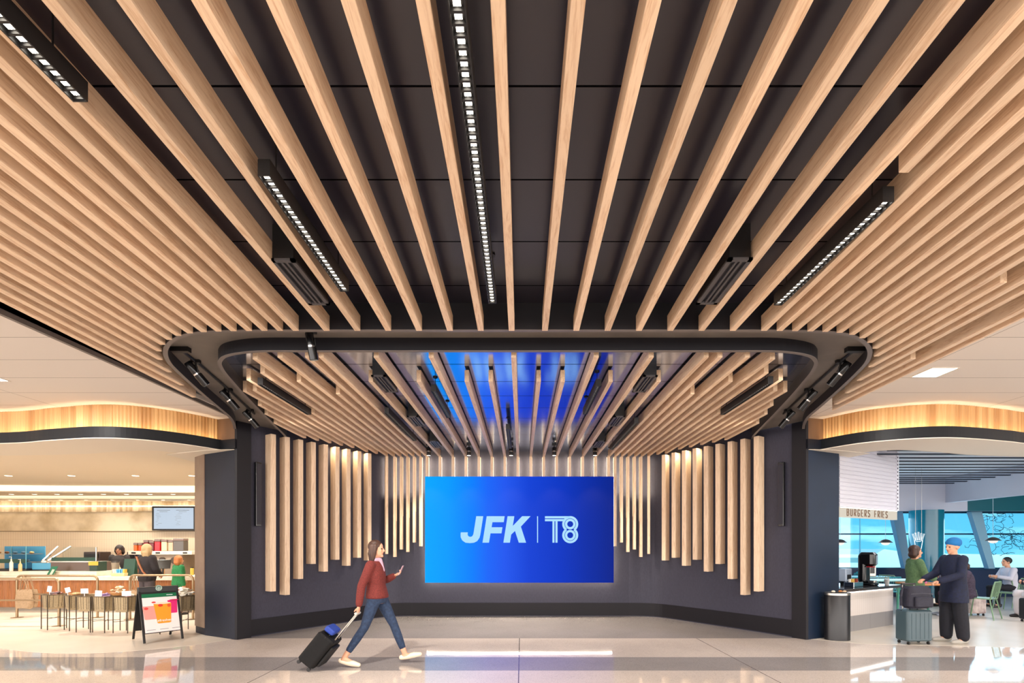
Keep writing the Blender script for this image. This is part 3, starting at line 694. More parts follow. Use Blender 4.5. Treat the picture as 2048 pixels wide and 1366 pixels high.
# pleated translucent curtain band above the mural
fl_ = flute_path([(-16.5, 15.10), (-5.9, 15.10)], .16, .03)
cz = lambda x: 2.66 + max(0, (x + 13.2)) * .018
m_ = M(); n = len(fl_)
m_.add([(x, y, cz(x)) for x, y in fl_] + [(x, y, 3.0) for x, y in fl_], [(i, i + 1, n + i + 1, n + i) for i in range(n - 1)])
CURT = noisy('pleated_curtain', lin(236, 216, 184), lin(186, 160, 124), 1, .8, detail=5, stretch=(7, 1, .1), lo=.4, hi=.62)
tag(m_.build('pleated_curtain', CURT, loc=(0, 0, 0)), 'pleated beige curtain band hanging above the mural wall in the coffee shop', 'curtain')
struct(M().box(-16.8, -5.9, 14.98, 15.0, 2.82, 2.85).build('trim_17', emis('curtain_led', (1, .84, .62), 9)))
MURAL = noisy('mural_plaster', lin(240, 222, 190), lin(206, 184, 146), 1.6, .8, detail=8, lo=.42, hi=.66)
struct(M().box(-17, -5.8, 15.12, 15.35, 2.07, 3.05).build('wall_left.001', MURAL))
struct(M().box(-17, -5.8, 15.12, 15.35, 0, 2.06).build('wall_left.002', TILE))
struct(M().box(-17, -5.8, 15.09, 15.2, 2.05, 2.07).build('trim_18', mat('bronze_trim', lin(150, 124, 92), .4)))
struct(M().box(-5.9, -5.8, 9.9, 15.3, 0, 3.3).build('wall_left.003', SHOPW))
struct(M().box(-17.1, -17, 6, 15.3, 0, 3.9).build('wall_left.004', SHOPW))
# recessed downlights
def downlight(x, y, z, label, grp, r=.085, s=8):
    t = thing('recessed_downlight', label, 'ceiling light', (x, y, z), 0, grp)
    M().lathe([(r * .8, -.001), (r, -.004), (r * 1.08, 0)], (0, 0, 0), 18).build('bezel', CREAM, t)
    M().lathe([(0, -.0005), (r * .82, -.0005)], (0, 0, 0), 18).build('lens', emis('downlight_lens', (1, .88, .68), s), t)
for k, px in enumerate((17, 143, 271, 384)):
    y = 11.4; downlight((px - CX) * y / F, y, 3.254, '%s ceiling downlight from the left in the front row of the coffee shop' % ORD[k], 'front row of coffee shop downlights')
for k, px in enumerate((23, 69, 114, 161, 207, 253, 300, 346)):
    y = 13.75; downlight((px - CX) * y / F, y, 3.069, '%s small downlight from the left on the dropped ceiling edge' % ORD[k], 'downlights on the dropped ceiling edge', .07)
for k, px in enumerate((20, 71, 122, 172, 224, 275, 326, 378)):
    y = 14.6; downlight((px - CX) * y / F, y, 2.985, '%s small downlight from the left in front of the pleated curtain' % ORD[k], 'downlights before the pleated curtain', .055, 5)
# menu screen
x0, _, z1 = at(304, 1012, 14.9); x1, _, z0 = at(398, 1061, 14.9)
t = thing('menu_screen', 'wide digital menu screen on the tiled wall of the coffee shop', 'screen', (x0, 14.9, z0))
M().box(0, x1 - x0, 0, .08, 0, z1 - z0).build('bezel', BLACK, t)
M().box(.06, 1.28, -.004, 0, .05, z1 - z0 - .06).build('display_panel', emis('menu_light', lin(205, 222, 240)[:3], 1.0), t)
M().box(1.32, 1.6, -.004, 0, .05, z1 - z0 - .06).build('display_panel', emis('menu_light_pink', lin(225, 205, 220)[:3], 1.0), t)
INK = mat('menu_ink', lin(120, 130, 140), .8)
l_ = M()
for cx_ in (.36, .95):
    zz = .62; l_.box(cx_ - .2, cx_ + .2, -.007, -.004, zz, zz + .012); l_.box(cx_ - .12, cx_ + .12, -.007, -.004, zz - .05, zz - .04)
    for k in range(8):
        zz -= .05; wd = random.uniform(.05, .2); xx = cx_ - .25 + random.random() * .1; l_.box(xx, xx + wd, -.007, -.004, zz - .05, zz - .044)
l_.build('menu_lines', INK, t)
# counter -----------------------------------------------------------
CY = 11.85
STONE = noisy('cream_stone', lin(238, 226, 208), lin(228, 214, 194), 8, .3)
t = thing('service_counter', 'long coffee shop counter with vertical oak slats and cream stone top', 'counter', (-14.6, CY, 0))
L = 14.6 - 6.0
M().box(0, L, .06, .75, 0, .1).build('plinth', mat('plinth_grey', lin(150, 142, 130), .5), t)
fp = flute_path([(0, .02), (L, .02)], .035, .012)
M().prism(fp + [(L, .8), (0, .8)], .1, .76).build('front_slats', wood('oak_slats', 2, lin(166, 106, 58), lin(134, 82, 42)), t)
M().rbox(-.02, L, -.04, .85, .76, .855, .01).build('worktop', STONE, t)
t = thing('raised_shelf', 'raised cream stone ledge under the pastry cases', 'shelf', (-14.6, 12.0, .856))
M().rbox(0, 4.05, 0, .7, 0, .115, .01).build('stone_ledge', STONE, t)
# pastry cases
GLASS = mat('case_glass', (.9, .97, 1), .02, trans=1, ior=1.1)
BLUEG = mat('case_blue', lin(70, 140, 170), .3, emit=lin(60, 140, 180)[:3], es=.35)
DKG = mat('dark_green', lin(26, 66, 52), .5); DKB = mat('dark_machine', lin(38, 34, 34), .3)
t = thing('pastry_case', 'glass pastry case with blue interior at the far left of the counter', 'display case', (-13.45, 12.1, .973))
M().box(0, 1.05, 0, .5, 0, .05).build('base', DKB, t); M().box(0, 1.05, .48, .5, .05, .62).build('back_panel', BLUEG, t)
for k in range(2): M().box(.02, 1.03, .06, .46, .22 + .2 * k, .23 + .2 * k).build('shelf', STEEL, t)
for a, b in (((0, .48), 'f'),): pass
M().box(0, 1.05, 0, .008, .05, .6).build('front_glass', GLASS, t)
for x in (0, .33, .68, 1.04): M().box(x, x + .012, -.005, .01, .05, .62).build('mullion', mat('case_mullion', lin(90, 150, 165), .3), t)
M().box(0, 1.05, -.004, -.001, .2, .3).build('price_band', DKG, t)
for k in range(9):
    x = .1 + k * .105; c = random.choice([lin(190, 130, 70), lin(150, 90, 50), lin(220, 180, 120), lin(120, 160, 190)])
    o = M().ball((0, 0, .03), (.045, .05, .03), seg=10, rings=6).build('pastry', noisy('crust', c, tuple(v * .7 for v in c[:3]) + (1,), 20)); o.location = (-13.45 + x, 12.1 + .25, .973 + (.23 if k % 2 else .43) + .001)
    tag(o, '%s baked good from the left inside the far left pastry case' % ORD[k], 'pastry', 'baked goods in the pastry case')
t = thing('pastry_case', 'low glass display case with slanting chrome lamp arms on the counter', 'display case', (-11.83, 12.15, .973))
M().box(0, 1.15, 0, .45, 0, .22).build('base', mat('case_brown', lin(92, 76, 68), .4), t)
M().box(.02, 1.13, -.004, 0, .25, .34).build('sign_band', DKG, t); M().box(.0, 1.15, 0, .45, .22, .24).build('shelf', STEEL, t)
for q in (0, .45):
    M().tube([(-.25 + q * .3, .05, .25), (.10 + q * .7, .1, .62)], .028, 8).build('lamp_arm', CHROME, t)
    M().tube([(-.22 + q * .3, .02, .27), (.11 + q * .7, .07, .62)], .012, 6).build('lamp_tube', emis('arm_led', (1, .95, .85), 3), t)
M().box(1.13, 1.15, -.004, .02, .24, .6).build('glass_post', STEEL, t)
M().box(.3, 1.14, .0, .005, .34, .6).build('front_glass', GLASS, t)
t = thing('pastry_case', 'small blue display box left of the slanting chrome arms', 'display case', (-11.92 - .45, 12.2, .973))
M().box(0, .5, 0, .4, 0, .03).build('base', DKB, t); M().rbox(.0, .5, .0, .4, .03, .2, .03).build('case_body', BLUEG, t); M().tube([(0, .02, .2), (.5, .02, .2)], .012, 6).build('rim', CHROME, t)
def boxy(name, label, cat, x, y, z, w, d, h, m, extra=None):
    t = thing(name, label, cat, (x, y, z)); M().rbox(-w / 2, w / 2, -d / 2, d / 2, 0, h, .02).build('body', m, t)
    if extra: extra(t, w, d, h)
    return t
def knobs(t, w, d, h):
    M().box(-w / 2 + .03, w / 2 - .03, -d / 2 - .006, -d / 2, h * .55, h * .85).build('control_panel', BLACKG, t)
    for q in (-.3, 0, .3): M().cyl((q * w, -d / 2 - .01, h * .3), (q * w, -d / 2 - .03, h * .3), .018, seg=10).build('knob', CHROME, t)
boxy('warming_oven', 'dark warming oven behind the pastry cases', 'oven', -12.98, 14.8, 1.001, .5, .4, .42, mat('oven_dark', lin(60, 44, 40), .4), knobs)
boxy('warming_oven', 'blue-grey oven behind the slanting chrome lamp arms', 'oven', -11.35, 14.8, 1.001, .5, .4, .42, mat('oven_blue', lin(50, 66, 110), .4), knobs)
boxy('mixer', 'round dark machine beside the blue-grey oven', 'machine', -11.85, 14.8, 1.001, .26, .26, .42, mat('mixer_dark', lin(50, 40, 40), .3), knobs)
# back shelf with hoppers and the grey machine below
t = thing('back_counter', 'back counter along the tiled wall of the coffee shop', 'counter', (-14.8, 14.40, 0))
M().box(0, 8.9, 0, .65, 0, .95).build('cabinet_body', mat('back_cab', lin(180, 160, 132), .5), t); M().rbox(0, 8.9, -.03, .68, .95, 1.0, .01).build('worktop', STEEL, t)
t = thing('drinks_machine', 'wide grey drinks machine with a row of ingredient hoppers on top', 'machine', (-10.0 - .55, 13.4, .0))
M().rbox(0, 1.15, 0, .6, 0, 1.36, .02).build('cabinet', mat('machine_grey', lin(168, 152, 134), .45), t)
M().rbox(-.32, 1.45, -.05, .5, 1.36, 1.46, .01).build('ledge', STONE, t)
for q in (.25, .62, .95):
    M().cyl((q, -.01, 1.2), (q, -.06, 1.2), .09, seg=16).build('round_port', mat('port_dark', lin(70, 60, 52), .5), t)
for q in (-.22, .1, .45, 1.2): M().box(q, q + .12, -.056, -.05, 1.39, 1.43).build('badge', BLACK, t)
hop = [(-.25, .10, .16, (200, 90, 20)), (-.12, .10, .16, (205, 70, 25)), (.04, .13, .24, (120, 16, 26)), (.2, .13, .22, (100, 14, 24)), (.36, .16, .26, (190, 8, 26)), (.55, .16, .25, (222, 196, 160)), (.73, .14, .24, (196, 168, 140)), (.95, .30, .28, (80, 74, 68))]
for k, (x, w_, h_, c) in enumerate(hop):
    o = thing('hopper', '%s ingredient hopper from the left above the grey drinks machine' % ORD[k], 'hopper', (-10.55 + x + .05, 13.55, 1.461), 0, 'hoppers above the drinks machine')
    M().rbox(-w_ / 2, w_ / 2, -.1, .1, 0, h_, .02).build('container', mat('hopper_fill', lin(*c), .25), o); o = [c_ for c_ in COL.objects if c_.parent == o][0]
    M().rbox(-w_ / 2 - .004, w_ / 2 + .004, -.104, .104, h_, h_ + .07, .02).build('lid', mat('hopper_lid', lin(120, 100, 92), .3), o)
# bottles and pumps
def pump(x, y, z, label, c, h=.22):
    t = thing('syrup_bottle', label, 'bottle', (x, y, z), 0, 'pump bottles on the coffee counter')
    M().lathe([(.0, 0), (.034, 0), (.036, .02), (.036, h * .7), (.014, h * .85), (.014, h)], seg=14).build('bottle', mat('bottle', lin(*c), .2), t)
    M().tube([(0, 0, h), (0, 0, h + .06), (-.05, 0, h + .055)], .007, 6).build('pump', mat('pump', lin(235, 225, 210), .4), t)
pump(-12.62, 11.96, .973, 'white pump bottle at the left of the counter', (235, 220, 200), .3)
pump(-12.42, 11.98, .973, 'amber pump bottle next to the white one', (200, 170, 120), .24)
pump(-10.28, 12.35, .857, 'cream pump bottle beside the low display case', (236, 214, 180), .26)
pump(-10.15, 12.5, .857, 'brown pump bottle right of the cream one', (190, 120, 60), .34)
# green promo card on the counter front
t = thing('promo_card', 'small green promotional card leaning on the counter edge', 'card', (-11.56, 11.90, .858))
M().prism([(-.14, 0), (.02, 0), (.13, .24), (-.03, .24)], 0, .006, mt=Matrix.Rotation(R(82), 4, 'X')).build('card', mat('promo_green', lin(0, 98, 66), .4), t)
M().prism([(-.06, .03), (.0, .03), (.06, .16), (.0, .17)], .007, .009, mt=Matrix.Rotation(R(82), 4, 'X')).build('printed_mark', mat('mark_cream', lin(220, 216, 190), .6), t)
# blender jug, cup stacks, boxes, green stands, tills
t = thing('blender_jug', 'clear blender jug on the counter', 'jug', (-10.18, 12.12, .857))
M().lathe([(.05, 0), (.06, .02), (.085, .32), (.09, .33), (.078, .33), (.052, .03)], seg=16).build('jug', mat('smoke_plastic', lin(150, 138, 122), .15), t); M().lathe([(0, .33), (.088, .33), (.08, .36), (0, .37)], seg=16).build('lid', DKB, t)
def cups(x, y, z, k, label, c=(240, 236, 228), r=.042):
    t = thing('cup_stack', label, 'cup stack', (x, y, z), 0, 'stacks of paper cups'); m2_ = M()
    for i in range(k): m2_.lathe([(0, .0), (r * .75, 0), (r, .10), (r * 1.06, .104), (r * .95, .10)], (0, 0, i * .018), 14)
    return m2_.build('nested_cups', mat('paper_cup', lin(*c), .6), t)
for k, (x, y, n_) in enumerate(((-9.6, 12.3, 10), (-9.48, 12.3, 10), (-8.05, 13.3, 11), (-7.92, 13.3, 13), (-8.6, 13.3, 9))):
    cups(x, y, .857 if y < 13 else .0 + 1.25, n_, '%s stack of white paper cups from the left on the coffee counter' % ORD[[0, 1, 3, 4, 2][k]])
t = thing('cup_shelf', 'small shelf unit carrying paper cup stacks behind the tills', 'shelf', (-8.0, 13.3, 0)); M().rbox(-.85, .4, -.12, .2, 0, 1.249, .01).build('unit_body', mat('shelf_grey', lin(120, 108, 96), .4), t)
for k, (x, w_, h_) in enumerate(((-9.78, .26, .42), (-9.42, .30, .46))):
    t = thing('menu_stand', '%s green counter display stand with white leaflets' % ('left' if k == 0 else 'right'), 'display stand', (x, 12.02 + .1 * k, .857), R(6), 'green leaflet stands')
    M().prism([(0, 0), (.16, 0), (.1, h_), (.07, h_)], -w_ / 2, w_ / 2, mt=Matrix(((0, 0, 1, 0), (1, 0, 0, 0), (0, 1, 0, 0), (0, 0, 0, 1)))).build('stand', DKG, t)
    for r_ in range(3):
        for c_ in (-1, 1): M().box(-.05, .05, 0, .004, 0, .1, mt=Matrix.Translation((c_ * w_ * .24, .012 + r_ * .03, .03 + r_ * .13)) @ Matrix.Rotation(R(-14), 4, 'X')).build('leaflet', mat('leaflet', lin(238, 232, 222), .6), t)
def till(x, y, rot, label, g=True):
    t = thing('till', label, 'till', (x, y, .857), rot)
    M().cyl((0, 0, 0), (0, 0, .03), .09).build('foot', BLACK, t); M().cyl((0, 0, .03), (0, .02, .2), .02).build('stem', BLACK, t)
    M().rbox(-.17, .17, -.012, .012, -.12, .12, .008, mt=Matrix.Translation((0, 0, .28)) @ Matrix.Rotation(R(-25), 4, 'X')).build('screen_body', BLACKG, t)
    M().box(-.15, .15, .013, .015, -.1, .1, mt=Matrix.Translation((0, 0, .28)) @ Matrix.Rotation(R(-25), 4, 'X')).build('display_panel', mat('till_display', lin(60, 90, 90), .2), t)
till(-9.05, 12.2, R(20), 'black till beside the green leaflet stands'); till(-8.1, 12.25, R(-15), 'black till near the middle of the ordering counter'); till(-7.15, 12.3, 0, 'black till at the right end of the ordering counter')
t = thing('snack_box', 'cream tray of snacks on the counter', 'box', (-9.95, 11.98, .857)); M().rbox(-.16, .16, -.07, .07, 0, .075, .01).build('tray', mat('tray', lin(232, 206, 150), .6), t)
for k in range(6): M().rbox(-.02, .02, -.05, .05, .02, .16, .01, mt=Matrix.Translation((-.12 + k * .048, 0, .01)) @ Matrix.Rotation(R(random.uniform(-12, 12)), 4, 'Y')).build('snack_packet', mat('packet', lin(*random.choice([(230, 190, 90), (240, 230, 210), (90, 170, 210), (220, 120, 90)])), .4), t)
boxy('card_reader', 'small card reader right of the cup stacks', 'card reader', -8.55, 12.1, .857, .1, .12, .08, BLACK, None)
boxy('syrup_crate', 'yellow and black crate at the end of the pastry ledge', 'crate', -10.63 - .05, 12.2, .973, .2, .3, .24, mat('crate_dark', lin(30, 54, 44), .5), lambda t, w, d, h: M().box(-w / 2 - .01, w / 2 + .03, -d / 2 - .004, -d / 2, h * .6, h).build('label_band', mat('yellow_band', lin(214, 170, 60), .5), t))
# small clutter along the ordering counter
def jar(x, y, z, rr, h, c, label, cat='canister', nm='canister', lidc=(40, 36, 34)):
    t = thing(nm, label, cat, (x, y, z)); M().lathe([(0, 0), (rr, 0), (rr * 1.03, h * .5), (rr, h * .9), (rr * .9, h)], seg=16).build('body', mat('jar_body', lin(*c), .3), t)
    M().lathe([(0, h + .02), (rr * .92, h + .02), (rr * .95, h), (0, h)], seg=16).build('lid', mat('jar_lid', lin(*lidc), .4), t)
for a in ((-10.02, 12.35, .857, .05, .2, (214, 200, 180), 'pale canister behind the tray of snacks'), (-9.88, 12.42, .857, .045, .3, (150, 96, 60), 'tall amber canister behind the tray of snacks'), (-9.30, 12.5, .857, .055, .22, (70, 64, 60), 'dark round canister left of the customer'),
          (-9.18, 12.38, .857, .04, .16, (190, 150, 110), 'small tan canister left of the customer'), (-8.75, 12.45, .857, .05, .26, (120, 106, 96), 'grey canister between the tills'), (-8.45, 12.4, .857, .04, .18, (214, 184, 80), 'yellow canister between the tills'),
          (-7.75, 12.45, .857, .05, .24, (52, 84, 74), 'green canister right of the middle till'), (-7.5, 12.4, .857, .045, .2, (190, 186, 180), 'silver canister beside the right-hand till'), (-12.2, 12.35, .973, .05, .26, (236, 226, 206), 'white canister among the pastry cases'),
          (-13.7, 11.97, .973, .04, .22, (90, 150, 170), 'blue canister at the far left of the ledge')): jar(*a)
def coffee_machine(x, y, z, w_, label):
    t = thing('espresso_machine', label, 'coffee machine', (x, y, z)); M().rbox(-w_ / 2, w_ / 2, -.2, .25, 0, .12, .02).build('base', DKB, t); M().rbox(-w_ / 2, w_ / 2, 0, .25, .12, .3, .02).build('rear_body', STEEL, t); M().rbox(-w_ / 2, w_ / 2, -.2, .25, .3, .44, .02).build('top_body', mat('espresso_black', lin(44, 40, 42), .3), t)
    for q in (-.25, .25): M().cyl((q * w_, -.12, .22), (q * w_, -.12, .3), .035, seg=12).build('group_head', CHROME, t)
coffee_machine(-8.62, 14.85, 1.001, .7, 'black and steel espresso machine on the back counter behind the customer')
coffee_machine(-7.6, 14.85, 1.001, .6, 'smaller espresso machine at the right end of the back counter')
# queue rails
RAILM = mat('bronze_rail', lin(150, 128, 100), .35, .8)
def rail(pxs, ytop, ylow, Y, label, left_open=False, posts=(1, 1), right_open=False):
    a = (pxs[0] - CX) * Y / F; b = (pxs[1] - CX) * Y / F; zt = CZ - (ytop - HY) * Y / F; zl = CZ - (ylow - HY) * Y / F
    t = thing('queue_rail', label, 'queue rail', ((a + b) / 2, Y, 0)); h = (b - a) / 2; r = .1
    arc = [(-h + r - r * cos(R(q)), 0, zt - r + r * sin(R(q))) for q in range(0, 91, 15)] if posts[0] else [(-h, 0, zt)]
    arc2 = [(h - r + r * sin(R(q)), 0, zt - r + r * cos(R(q))) for q in range(0, 91, 15)] if posts[1] else [(h, 0, zt)]
    pts = ([(-h, 0, 0)] if posts[0] else []) + arc + arc2 + ([(h, 0, 0)] if posts[1] else [])
    M().tube(pts, .024, 10).build('handrail', RAILM, t)
    M().tube([(-h, 0, zl), (h, 0, zl)], .018, 8).build('lower_bar', RAILM, t)
    for s_, q in ((-h, posts[0]), (h, posts[1])):
        if q: M().lathe([(0, 0), (.11, 0), (.11, .006), (.03, .012)], (s_, 0, 0), 20).build('floor_plate', RAILM, t)
rail((-200, 118), 1157.5, 1200.5, 9.67, 'bronze queue rail nearest the hall on the left edge', posts=(1, 1))
rail((34, 195), 1151.5, 1188.5, 10.8, 'bronze queue rail carrying the tote bags', posts=(1, 1))
rail((260, 386), 1150.5, 1189, 10.55, 'bronze queue rail behind the A-frame sign', posts=(1, 1))
# tote bags
TOTE = noisy('tan_canvas', lin(166, 140, 112), lin(150, 126, 98), 30, .9)
def tote(x, y, zt, w_, h_, rot, label, d_=.08):
    t = thing('tote_bag', label, 'bag', (x, y, zt - .02), rot, 'tan tote bags on the rail')
    prof = []
    m2 = M(); n = 14; rows = 7; vs = []
    for r_ in range(rows + 1):
        q = r_ / rows; ww = w_ / 2 * (.86 + .2 * sin(pi * q * .9)); dd = d_ / 2 * (.35 + 1.1 * q ** .7); zz = -.28 - h_ * q
        for k in range(n):
            a = 2 * pi * k / n; vs.append((ww * (abs(cos(a)) ** .5) * (1 if cos(a) >= 0 else -1) + .008 * sin(5 * q + k), dd * (abs(sin(a)) ** .6) * (1 if sin(a) >= 0 else -1) + .008 * sin(7 * q + 2 * k), zz + .012 * sin(3 * a) * q))
    fs = [(r_ * n + k, r_ * n + (k + 1) % n, (r_ + 1) * n + (k + 1) % n, (r_ + 1) * n + k) for r_ in range(rows) for k in range(n)] + [tuple(range(rows * n, (rows + 1) * n)), tuple(range(n))[::-1]]
    m2.add(vs, fs, 0, True); m2.build('bag_body', TOTE, t)
    for s_ in (-1, 1): M().tube([(-w_ * .25, s_ * d_ * .2, -.30), (-w_ * .12, s_ * .03, -.1), (0, s_ * .026, 0.035), (w_ * .12, s_ * .03, -.1), (w_ * .25, s_ * d_ * .2, -.30)], .012, 6, flat=.5).build('strap', TOTE, t)
tote((46 - CX) * 10.74 / F, 10.77, .93, .36, .42, 0, 'front tan canvas tote bag hanging from the queue rail')
tote((60 - CX) * 10.86 / F, 10.84, .93, .30, .40, R(25), 'tan tote bag half hidden behind the front tote bag')
# stool-like woven display baskets with leg frames
ROPE = noisy('woven_rope', lin(176, 158, 126), lin(146, 128, 98), 40, .8, stretch=(1, 1, 6), bump=.4)
LEG = mat('dark_bronze_leg', lin(70, 58, 44), .4, .5)
def basket(x, y, rot, label):
    t = thing('woven_basket_stand', label, 'basket stand', (x, y, 0), rot, 'woven basket stands before the queue rails')
    s_ = .137; zt = .66; zb = .43
    def rr(q): return [(q * c_[0], q * c_[1]) for c_ in ((-1, -1), (-.45, -1.12), (.45, -1.12), (1, -1), (1.1, 0), (1, 1), (.45, 1.12), (-.45, 1.12), (-1, 1), (-1.1, 0))]
    top = rr(s_); bot = rr(s_ * .92); n = len(top)
    m2 = M(); ti = rr(s_ * .93); vs = [(a, b, zt) for a, b in top] + [(a, b, zb) for a, b in bot] + [(a * .88, b * .88, zb - .04) for a, b in bot] + [(a, b, zt) for a, b in ti] + [(a, b, zb + .03) for a, b in rr(s_ * .85)]
    fs = []
    for k in range(n):
        l = (k + 1) % n; fs += [(k, l, n + l, n + k), (n + k, n + l, 2 * n + l, 2 * n + k), (3 * n + k, 4 * n + k, 4 * n + l, 3 * n + l), (k, 3 * n + k, 3 * n + l, l)]
    fs += [tuple(range(2 * n, 3 * n)), tuple(range(4 * n, 5 * n))]
    m2.add(vs, fs); m2.build('woven_shell', ROPE, t)
    M().tube([(a, b, zt + .004) for a, b in top], .009, 6, closed=True).build('rim', mat('rim_brown', lin(96, 78, 56), .6), t)
    rb = M()
    for k in range(n):
        a, b = top[k], top[(k + 1) % n]; c, d = bot[k], bot[(k + 1) % n]
        for q in (.2, .6): rb.tube([(a[0] + (b[0] - a[0]) * q, a[1] + (b[1] - a[1]) * q, zt), (c[0] + (d[0] - c[0]) * (q - .06), c[1] + (d[1] - c[1]) * (q - .06), zb)], .0035, 4)
    r_ = rb.build('lacing', LEG, t); r_['kind'] = 'stuff'
    for a, b in ((-1, -1), (1, -1), (1, 1), (-1, 1)): M().tube([(a * s_ * 1.02, b * s_ * 1.02, 0), (a * s_ * 1.02, b * s_ * 1.02, zt)], .0085, 6).build('leg', LEG, t)
    for a, b in (((-1, -1), (1, 1)), ((-1, 1), (1, -1))): M().tube([(a[0] * s_, a[1] * s_, .21), (b[0] * s_, b[1] * s_, .21)], .005, 5).build('cross_stretcher', LEG, t)
    return t
BK = [(108, 1257, 28), (153, 1259, 32), (181, 1262.5, 4), (213, 1263, 12), (254, 1264, 3), (316, 1266, 0), (370, 1262, 25)]
bl_ = ['leftmost woven basket stand, holding striped bags', 'second woven basket stand from the left', 'third woven basket stand from the left', 'fourth woven basket stand from the left, holding lilac packets', 'fifth woven basket stand from the left, beside the A-frame sign', 'woven basket stand hidden behind the A-frame sign', 'woven basket stand right of the A-frame sign, heaped with packets']
bpos = []
for (px, py, a), lb in zip(BK, bl_):
    p = fl(px, py); bpos.append(p); basket(p[0], p[1], R(-a), lb)
def heap(i, cols, label, k=10, sp_=.1, up=.0, big=1.0):
    for j in range(k):
        a = random.random() * 6.28; r_ = random.random() * sp_; c = random.choice(cols); lay = j // 4
        o = M().rbox(-.055 * big, .055 * big, -.035 * big, .035 * big, -.012, .012, .01, mt=Euler((random.uniform(-.4, .4), random.uniform(-.4, .4), a)).to_matrix().to_4x4()).build('snack_packet', mat('packet', lin(*c), .35))
        o.location = (bpos[i][0] + r_ * cos(a * 3), bpos[i][1] + r_ * sin(a * 3), .655 + up + lay * .035)
        tag(o, label, 'packet', label)
heap(0, [(210, 190, 180), (110, 96, 100), (170, 110, 100)], 'grey striped packet in the leftmost woven basket', 8)
heap(1, [(210, 160, 110), (226, 190, 140)], 'tan packet in the second woven basket', 7)
heap(3, [(170, 130, 180), (190, 160, 200), (150, 120, 170)], 'lilac packet in the fourth woven basket', 8)
heap(4, [(230, 170, 180), (214, 200, 190)], 'pink packet in the fifth woven basket', 6)
heap(6, [(232, 226, 210), (200, 190, 170), (240, 236, 226)], 'silvery packet heaped in the basket right of the A-frame sign', 18, .12)
t = thing('wooden_tray', 'oval wooden tray heaped with snack packets above the fourth basket', 'tray', ((235 - CX) * 8.9 / F, 8.95, .69)); M().lathe([(0, 0), (.12, .0), (.18, .05), (.17, .05), (.11, .012), (0, .012)], seg=22, sy=.6).build('tray_body', mat('tray_wood', lin(176, 124, 74), .5), t)
tb = t.location
for j in range(22):
    a = random.random() * 6.28; r_ = random.random() * (.15 - .022 * (j // 6)); o = M().rbox(-.035, .035, -.025, .025, -.011, .011, .01, mt=Euler((random.uniform(-.5, .5), random.uniform(-.5, .5), a)).to_matrix().to_4x4()).build('snack_packet', mat('packet', lin(*random.choice([(226, 206, 170), (200, 170, 130), (244, 236, 220)])), .35))
    o.location = (tb[0] + r_ * cos(a * 2), tb[1] + r_ * .55 * sin(a * 2), tb[2] + .06 + .03 * (j // 6)); tag(o, 'cream packet heaped on the oval wooden tray', 'packet', 'cream packets on the wooden tray')
CARD = mat('price_card', lin(236, 238, 242), .6)
for k, (px, py, w_, h_, tl) in enumerate(((99, 1178, .072, .115, 8), (135.5, 1180, .085, .095, -14), (169, 1182, .12, .09, -2), (197, 1187, .11, .11, 5), (253, 1187, .15, .09, 0))):
    y = bpos[k][1] - .12; x = (px - CX) * y / F; z = CZ - (py - HY) * y / F
    t = thing('price_card', '%s white price card from the left, clipped to a basket rim' % ORD[k], 'price card', (x, y, z), R(12), 'white price cards on the baskets')
    M().box(-w_ / 2, w_ / 2, -.002, .002, -h_ / 2, h_ / 2, mt=Matrix.Rotation(R(tl), 4, 'Y')).build('card', CARD, t)
    M().tube([(0, 0, -h_ / 2), (0, 0, -h_ / 2 - .05), (.005, .0, .655 - z)], .006, 6).build('clip', CARD, t)
# A-frame sign
t = thing('sandwich_board', 'black A-frame sandwich board with a poster of three fruit drinks', 'sign', (-6.21, 8.26, 0), R(52))
fw = .265; TH = R(19)
def leaf(sg):
    g = []
    Rm = Matrix.Translation((0, sg * .02, .88)) @ Matrix.Rotation(-sg * TH if False else sg * -TH * -1, 4, 'X')
    return Rm
for sg, nm in ((-1, 'front'), (1, 'back')):
    mt_ = Matrix.Translation((0, sg * .015, .875)) @ Matrix.Rotation(sg * TH, 4, 'X')   # local z down the leaf
    for s_ in (-1, 1): M().rbox(s_ * fw - .017, s_ * fw + .017, -.012, .012, -.91, 0, .006, mt=mt_).build('leg', BLACK, t)
    M().box(-fw, fw, -.008, .008, -.76, 0, mt=mt_).build('board_panel', BLACK, t)
M().rbox(-fw - .02, fw + .02, -.04, .04, .80, .91, .015).build('top_cap', BLACK, t)
mtf = Matrix.Translation((0, -.015, .875)) @ Matrix.Rotation(-TH, 4, 'X') @ Matrix.Translation((0, -.012, 0))
def flat(poly, m, nm, k):
    m2 = M(); m2.add([mtf @ Vector((x, -.001 * k, z)) for x, z in poly], [tuple(range(len(poly)))]); return m2.build(nm, m, t if nm == 'poster' else POSTER)
PW = .245
flat([(-PW, -.75), (PW, -.75), (PW, -.09), (-PW, -.09)], mat('poster_paper', lin(236, 224, 222), .35), 'poster', 1); POSTER = bpy.data.objects['poster']
flat([(-PW, -.155), (PW, -.155), (PW, -.09), (-PW, -.09)], mat('poster_green', lin(0, 100, 62), .4), 'header_band', 2)
flat([(.1, -.128), (.19, -.128), (.19, -.118), (.1, -.118)], CARD, 'header_text', 3)
def glassd(cx_, z0_, w0, w1, h_, c, k):
    flat([(cx_ - w0, z0_), (cx_ - w0 * .8, z0_ - .008), (cx_ + w0 * .8, z0_ - .008), (cx_ + w0, z0_), (cx_ + w1, z0_ + h_), (cx_ - w1, z0_ + h_)], mat('drink_print', lin(*c), .4), 'printed_drink', k)
glassd(-.145, -.52, .09, .105, .22, (240, 150, 140), 3); glassd(.175, -.44, .055, .07, .22, (214, 30, 110), 3); glassd(.03, -.60, .095, .125, .33, (240, 150, 30), 4)
